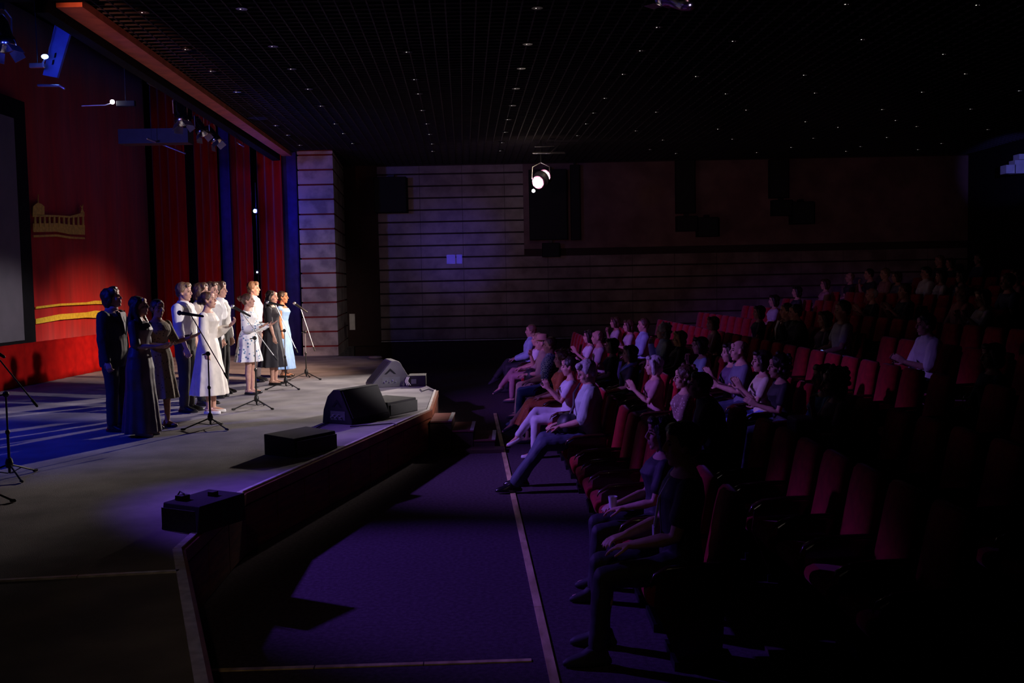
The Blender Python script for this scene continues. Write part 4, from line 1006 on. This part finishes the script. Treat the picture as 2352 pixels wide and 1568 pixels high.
POSE = {'clap': dict(arms=UPC, legs=NORM, lean=.02), 'lap': dict(arms=LAP, legs=NORM, lean=-.05), 'lap2': dict(arms=LAP, legs=STRETCH, lean=-.02, pitch=-.35), 'clap2': dict(arms=CLP, legs=NORM, lean=.08), 'phone': dict(arms=PHN, legs=CROSS, lean=-.02, pitch=-.1),
        'chin': dict(arms=CHN, legs=NORM, lean=.10), 'cross': dict(arms=LAP, legs=CROSS, lean=-.06), 'lean': dict(arms=LAP, legs=STRETCH, lean=.28, pitch=.2)}
AUD = []
def aud(u, v, k, label, pose='lap', fem=False, style=None, hairc='brown', top=None, bottom=None, shoes=None, skin='light', at=None, dyaw=0, H=None, hat=None):
    dy = .0
    if at: x, y, zf = at
    else:
        a = row_a(k); y = 2287 * (a + .47) / (u - 1176 + 107.5); y = max(5.4, y); x = a + AX * (y - 10)
        zf = row_z(k)
    P_ = dict(POSE[pose]); P_['seated'] = True
    yaw = (.0, .25, -.2)[len(AUD) % 3] * .5
    P_.setdefault('pitch', 0)
    style = style or ('bob' if fem else 'short')
    top = top or ('tee', ink, 'short'); bottom = bottom or ('narrow', dkj); shoes = shoes or ('oxford', ink)
    lean_fix = math.sin(P_.get('lean', 0)) * .7
    near = y < 12.5
    r, q = person('aud_' + pose + ('n' if near else ''), label, (x + .03 + lean_fix * .35, y, zf), PI + dyaw, fem, H or (1.80 if not fem else 1.74), skin, hairc, style, P_, top, bottom, shoes, .007 if near else .010)
    AUD.append((r, q, x, y, k)); occupied.setdefault(k, []).append(y)
    if hat:
        hc, R = q['hc'], q['HR']
        h = MB().lathe([(.145, .0), (.15, .006), (.105, .012), (.10, .03), (.092, .075), (.07, .095), (.01, .10)], c=hc + R @ V((-.01, 0, .06)), R=R).build('straw_hat', C2('straw', (.55, .33, .2)), r, True)
        h['label'] = 'straw hat'
    return r, q, x, y
def w_(r, p): return Matrix.Translation(r.location) @ Matrix.Rotation(r.rotation_euler.z, 4, 'Z') @ (Matrix.Scale(r.scale[0], 4) @ V(p))
# front row, near to far
A1 = aud(1345, 897, 1, 'grey haired man in a pale short sleeved shirt looking down, front row', 'lap2', style='short', hairc='grey', top=('shirt', ltg, 'half'), bottom=('trousers', dkj), shoes=('oxford', shoeb), skin='light', H=1.84)
A2 = aud(1303, 858, 1, 'dark haired woman in a white top raising a phone beside the grey haired man', 'phone', True, 'tight', 'dark', ('tee', lilac, 'short'), ('narrow', lilac), ('flat', sneak))
A3 = aud(1283, 845, 1, 'woman in an orange patterned skirt sitting in the front row', 'cross', True, 'curly', 'brown', ('tee', orange, 'short'), ('seatskirt', orange), ('flat', ink))
A4 = aud(1258, 830, 1, 'youth in a blue checked shirt and jeans with white sneakers, front row', 'lap', False, 'crop', 'brown', ('shirt', chk, 'elbow'), ('narrow', jeans), ('oxford', sneak))
A5 = aud(1249, 800, 1, 'man in a straw hat and beige trousers holding a hand up, front row', 'chin', False, 'thin', 'grey', ('shirt', C2('tan_shirt', (.42, .3, .22)), 'elbow'), ('trousers', beige), ('flat', ink), hat=True)
A6 = aud(1229, 783, 1, 'person in rose trousers second from the far end of the front row', 'cross', True, 'bob', 'blond', ('tee', wht, 'short'), ('narrow', rose), ('flat', ink))
A7 = aud(1215, 781, 1, 'man in a pale blue shirt, legs crossed, far end of the front row', 'cross', False, 'crop', 'fair', ('shirt', ltb, 'long'), ('trousers', ink), ('oxford', ink))
D1 = aud(0, 0, 1, 'dark silhouetted person with a lanyard nearest the camera, front row', 'lap', False, 'side', 'dark', ('tee', ink, 'short'), ('narrow', ink), ('oxford', ink), at=(1.00, 6.1, 0), H=1.86)
D2 = aud(0, 0, 1, 'barely lit person sitting behind the silhouetted one in the front row', 'lap', True, 'bob', 'dark', ('tee', ink, 'short'), ('narrow', ink), ('oxford', ink), at=(1.05, 7.3, 0))
# second row
aud(1352, 778, 2, 'clapping woman in a white top at the far end of the second row', 'clap', True, 'bob', 'dark', ('tee', wht, 'short'), ('narrow', ink))
aud(1376, 788, 2, 'balding person in a pale print top clapping in the second row', 'clap2', False, 'thin', 'brown', ('tee', pale, 'short'))
aud(1400, 800, 2, 'person in black with folded hands in the second row', 'lap', True, 'bob', 'dark', ('tee', ink, 'short'), ('narrow', jeans))
SC1 = aud(1441, 820, 2, 'woman in black with a blue scarf and short dark hair, second row', 'lap', True, 'bob', 'dark', ('tee', ink, 'short'))
aud(1500, 840, 2, 'silver haired woman clapping with raised hands in the second row', 'clap', True, 'bob', 'grey', ('tee', rose, 'short'))
aud(1563, 870, 2, 'older woman in a flower print blouse in the second row', 'lap', True, 'curly', 'brown', ('tee', prn, 'elbow'))
B7 = aud(0, 0, 2, 'person in black bending forward in the second row, face turned away', 'lean', False, 'side', 'dark', ('shirt', ink, 'long'), at=(1.95, 9.75, .03), dyaw=-.1)
# third row
aud(1416, 742, 3, 'person resting chin on hand at the far end of the third row', 'chin', True, 'bob', 'brown', ('tee', pale, 'short'))
aud(1446, 750, 3, 'person in a pale spotted top near the far end of the third row', 'clap2', True, 'bob', 'brown', ('tee', pale, 'short'))
aud(1474, 752, 3, 'person in a pale blue shirt in the far part of the third row', 'lap', False, 'crop', 'brown', ('shirt', ltb, 'elbow'))
aud(1527, 770, 3, 'curly grey haired person holding hands to the mouth, third row', 'chin', False, 'curly', 'grey', ('shirt', ltb, 'long'))
aud(1556, 768, 3, 'fair haired woman in a dark jacket with open collar, third row', 'lap', True, 'bob', 'blond', ('shirt', ink, 'long'))
aud(1612, 795, 3, 'woman in a blue top with a hand at her chin, third row', 'chin', True, 'bob', 'dark', ('tee', ltb, 'short'))
aud(1676, 815, 3, 'person in dark clothes clapping beside the woman with hand at chin', 'clap', True, 'bob', 'dark', ('tee', C2('plum_cloth', (.12, .07, .14)), 'short'))
aud(1702, 822, 3, 'person in dark grey clapping in the middle of the third row', 'clap2', False, 'thin', 'brown', ('tee', C2('slate_cloth', (.16, .16, .22)), 'short'))
aud(1748, 830, 3, 'woman in a white and yellow top raising her clasped hands, third row', 'clap', True, 'bob', 'dark', ('tee', C2('white_yellow_top', (.75, .68, .55), c2=(.60, .50, .25), scale=4), 'short'), ('narrow', C2('bright_blue_skirt', (.15, .22, .7))))
aud(1792, 828, 3, 'woman in black with voluminous curly dark hair, third row', 'clap2', True, 'curly', 'dark', ('tee', ink, 'short'))
aud(1884, 862, 3, 'woman in a blue top leaning on her knees, left of a close pair', 'lap', True, 'bob', 'brown', ('tee', C2('azure_top', (.15, .36, .62)), 'elbow'), ('narrow', jeans))
aud(1922, 868, 3, 'long haired woman with a purple bag on her lap, right of a close pair', 'chin', True, 'curly', 'brown', ('tee', C2('mauve_top', (.22, .12, .2)), 'short'))
# fourth row and up
aud(1640, 712, 4, 'person in a rose cardigan near the far wall, fourth row', 'clap2', True, 'bob', 'fair', ('tee', rose, 'elbow'))
aud(1740, 705, 5, 'dim person in a pale collar, fifth row left of the suited men', 'lap', True, 'bob', 'dark', ('tee', ink, 'short'))
aud(1775, 690, 6, 'person in a pale top seen above the suited men', 'lap', True, 'bob', 'dark', ('tee', lilac, 'short'))
SU1 = aud(1802, 712, 5, 'man in a dark suit with a white shirt front', 'lap', False, 'crop', 'dark', ('jacket', ink, 'long'), ('trousers', ink))
aud(1832, 722, 5, 'man in dark clothes with a hand at his face beside the suited man', 'chin', False, 'crop', 'dark', ('shirt', ink, 'long'))
aud(1828, 682, 7, 'dim pale face high behind the suited men', 'lap', True, 'bob', 'dark', ('tee', ink, 'short'))
aud(1890, 738, 5, 'person half hidden behind the broad man in a white shirt', 'lap', True, 'bob', 'brown', ('tee', C2('plum_cloth', (.12, .07, .14)), 'short'))
W1 = aud(1930, 728, 5, 'broad man in a white short sleeved shirt wearing a bright wristwatch', 'lap', False, 'crop', 'dark', ('tee', lilac, 'short'), H=1.92)
aud(2002, 690, 7, 'person clapping in the dark above the empty red seats', 'clap', True, 'thin', 'grey', ('tee', ink, 'short'))
aud(2078, 682, 7, 'person clapping in the dark left of the woman in white', 'clap', False, 'crop', 'brown', ('tee', ink, 'short'))
aud(2132, 752, 5, 'person in a white shirt holding a pale paper far right', 'clap2', False, 'crop', 'dark', ('shirt', wht, 'half'))
aud(2124, 642, 9, 'person in a bright white shirt, left of two pale shirts high in the rear rows', 'lap', False, 'short', 'dark', ('shirt', wht, 'short'))
aud(2158, 650, 9, 'person in a white top beside the one with glasses, rear rows', 'lap', True, 'bob', 'brown', ('tee', C2('soft_white', (.72, .66, .7)), 'short'))
aud(2205, 688, 7, 'person in a red patterned top far right', 'lap', False, 'thin', 'grey', ('shirt', C2('brick_shirt', (.4, .14, .12)), 'elbow'))
aud(2255, 695, 7, 'person in a lilac top with a raised camera far right', 'phone', True, 'bob', 'fair', ('tee', lilac, 'elbow'))
aud(1893, 645, 8, 'dim person in a rose top near the far wall, eighth row', 'lap', True, 'bob', 'brown', ('tee', rose, 'elbow'))
aud(1950, 648, 9, 'faintly lit face in the ninth row left of the others', 'lap', True, 'thin', 'fair', ('tee', ink, 'short'))
aud(2000, 650, 9, 'faintly lit face with dark hair in the ninth row', 'chin', False, 'crop', 'dark', ('tee', ink, 'short'))
aud(2030, 655, 9, 'reddish lit person in the ninth row', 'lap', False, 'crop', 'fair', ('tee', rose, 'short'))
aud(2062, 650, 9, 'person in a slate top in the ninth row left of the white shirts', 'clap2', True, 'bob', 'brown', ('tee', C2('slate_cloth', (.16, .16, .22)), 'short'))
aud(1998, 585, 11, 'two toned pale top of a person at the far top corner of the seats', 'clap2', True, 'bob', 'blond', ('tee', lilac, 'short'))
aud(2155, 602, 11, 'dim face near the top of the hall behind the white shirts', 'lap', False, 'crop', 'fair', ('tee', ink, 'short'))
aud(2180, 600, 11, 'reddish dim face at the top of the hall', 'lap', True, 'bob', 'brown', ('tee', ink, 'short'))
aud(2205, 635, 9, 'person in a dark blue top right of the white shirts', 'lap', True, 'bob', 'dark', ('tee', dkj, 'elbow'))
aud(2245, 610, 11, 'dim person at the top right of the seats', 'lap', False, 'crop', 'brown', ('tee', dkj, 'short'))
aud(2318, 690, 8, 'dim person in blue at the right edge', 'clap2', False, 'crop', 'brown', ('tee', dkj, 'short'))
aud(2330, 650, 9, 'faint person at the right edge in the rear rows', 'lap', True, 'bob', 'brown', ('tee', rose, 'short'))
aud(2275, 900, 4, 'person in dark blue sitting low at the far right', 'lap', True, 'bob', 'dark', ('tee', dkj, 'elbow'), at=(4.75, 9.9, .3))
# seats: occupied ones under their sitters, free ones filling the rows
allseats = []
for r, q, x, y, k in AUD: allseats.append((k, y, True, r))
for k in range(1, 12):
    y0 = 5.42 + .2 * (k % 2)
    while y0 < 24.5:
        x = row_a(k) + AX * (y0 - 10)
        u = 1176 + 2287 * (x - .3) / y0
        if u < 2400 and all(abs(y0 - yy) > .50 for yy in occupied.get(k, [])) and not (k == 1 and y0 > 22):
            allseats.append((k, y0, False, None))
        y0 += .57
allseats.sort(key=lambda t: (t[0], t[1]))
cnt = {}
for k, y, occ, r in allseats:
    i = cnt.get(k, 0); cnt[k] = i + 1
    x = row_a(k) + AX * (y - 10)
    if r and k == 2 and y < 9.8: x = row_a(2) + AX * (y - 10)
    loc = (x, y, row_z(k))
    if not seat_used: seat0.location = loc; o = seat0; seat_used = True
    else: o = dup(seat0, loc, 0)
    o['group'] = 'red theatre seats of the %s row' % ORD[k]
    o['label'] = '%sred theatre seat with dark arms, %s row, %s' % ('' if occ else 'empty ', ORD[k], NTH[i])
# ================================================================ things people hold
def scarf(a, m):
    F = a[1]['F']; mb = MB()
    mb.tube([F(.02, .09, .50), F(-.06, .07, .53), F(-.08, 0, .54), F(-.06, -.07, .53), F(.02, -.09, .50), F(.09, -.05, .44), F(.125, .0, .38), F(.13, .03, .26), F(.135, .035, .14)], [.026, .03, .03, .03, .03, .032, .03, .028, .022], 12)
    mb.tube([F(.02, .09, .50), F(.09, .05, .44), F(.125, .0, .38)], [.026, .03, .028], 12)
    mb.build('scarf', m, a[0], True)
scarf(SC1, C2('blue_scarf', (.22, .32, .62)))
F = SU1[1]['F']
MB().extr([F(.158, 0, .20), F(.165, .05, .40), F(.120, .05, .53), F(.120, -.05, .53), F(.165, -.05, .40)], F(.016, 0, 0) - F(0, 0, 0)).build('shirt_front', white, SU1[0])
def held(name, label, cat, loc, mk, rz=0):
    t = thing(name, label, cat, loc, rz); mk(t); return t
def handpos(a, i): 
    r, q = a[0], a[1]; s, S0, E, W, hd, pn, cu = q['A'][i]
    return w_(r, W + n3(hd) * .09)
def phone(t):
    MB().box((-.004, -.038, -.075), (.004, .038, .075)).build('case', m_stand, t, bevel=.002)
    MB().box((.0041, -.035, -.072), (.0048, .035, .072)).build('screen', emis('phone_screen', (.5, .5, .6), .05), t)
p = (handpos(A2, 0) + handpos(A2, 1)) / 2
held('phone', 'phone held up by the dark haired woman in the front row', 'phone', p + V((-.03, 0, .03)), phone)
def bag(t):
    MB().loft([(V((0, 0, z)), V((a, 0, 0)), V((0, b, 0))) for z, a, b in ((0, .10, .15), (.03, .13, .19), (.13, .12, .18), (.19, .08, .15), (.21, .03, .12))], 20).build('bag_body', C2('black_nylon', (.02, .02, .026), rough=.5), t, True)
    MB().box((-.10, -.02, .195), (-.06, .02, .215)).build('buckle', m_silver, t)
b1 = held('shoulder_bag', 'black shoulder bag on the lap of the grey haired man', 'bag', w_(A1[0], (.22, 0, .60)), bag)
st_pts = [w_(A1[0], p) for p in ((.20, .05, .80), (.16, .02, .88), (.15, -.08, 1.0), (.08, -.15, 1.09))]
MB().tube([q - b1.location for q in st_pts], .018, 8, True, .4).build('strap', C2('black_nylon', (.02, .02, .026), rough=.5), b1, True)
held('handbag', 'black handbag on the knees of the man in the straw hat', 'bag', w_(A5[0], (.26, .0, .60)), bag)
def paper(t): MB().box((-.09, -.07, 0), (.09, .07, .006)).build('leaflet_sheet', wht, t)
held('programme', 'pale folded programme on the knee of the man in the pale blue shirt', 'paper', w_(A7[0], (.34, .0, .66)), paper)
def lanyard(t):
    MB().tube([(.0, -.05, .0), (-.06, -.025, -.12), (-.085, 0, -.30)], .008, 6).build('ribbon', lilac, t); MB().box((-.095, -.035, -.40), (-.088, .035, -.30)).build('card', lilac, t)
held('lanyard', 'pale lanyard on the chest of the silhouetted person', 'lanyard', w_(D1[0], (.065, 0, 1.03)), lanyard)
s, S0, E, W, hd, pn, cu = W1[1]['A'][0]
wp = w_(W1[0], W)
wt = thing('wristwatch', 'bright wristwatch on the broad man in the white shirt', 'watch', wp)
dW = (w_(W1[0], W) - w_(W1[0], E)).normalized()
MB().lathe([(.034, -.012), (.038, -.012), (.038, .012), (.034, .012)], R=rotto(dW)).build('strap', m_silver, wt)
MB().ell((-.01, -.03, .035), (.02, .02, .01)).build('dial', emis('dial_glint', (.25, .35, 1), .5), wt)  # glint on the dial painted as weak blue emission
held('purple_bag', 'purple bag on the lap of the long haired woman in the pair', 'bag', V((AUD[27][2] - .32, AUD[27][3], row_z(3) + .62)), lambda t: MB().box((-.10, -.16, 0), (.10, .16, .26)).build('bag_body', C2('purple_cloth', (.28, .14, .42)), t, bevel=.03))
cup = held('cup', 'small pale cup on the lap of the barely lit person in the front row', 'cup', w_(D2[0], (.34, .0, .64)), lambda t: (MB().lathe([(.025, 0), (.034, .09), (.031, .09), (.023, .005)]).build('cup_body', wht, t)))
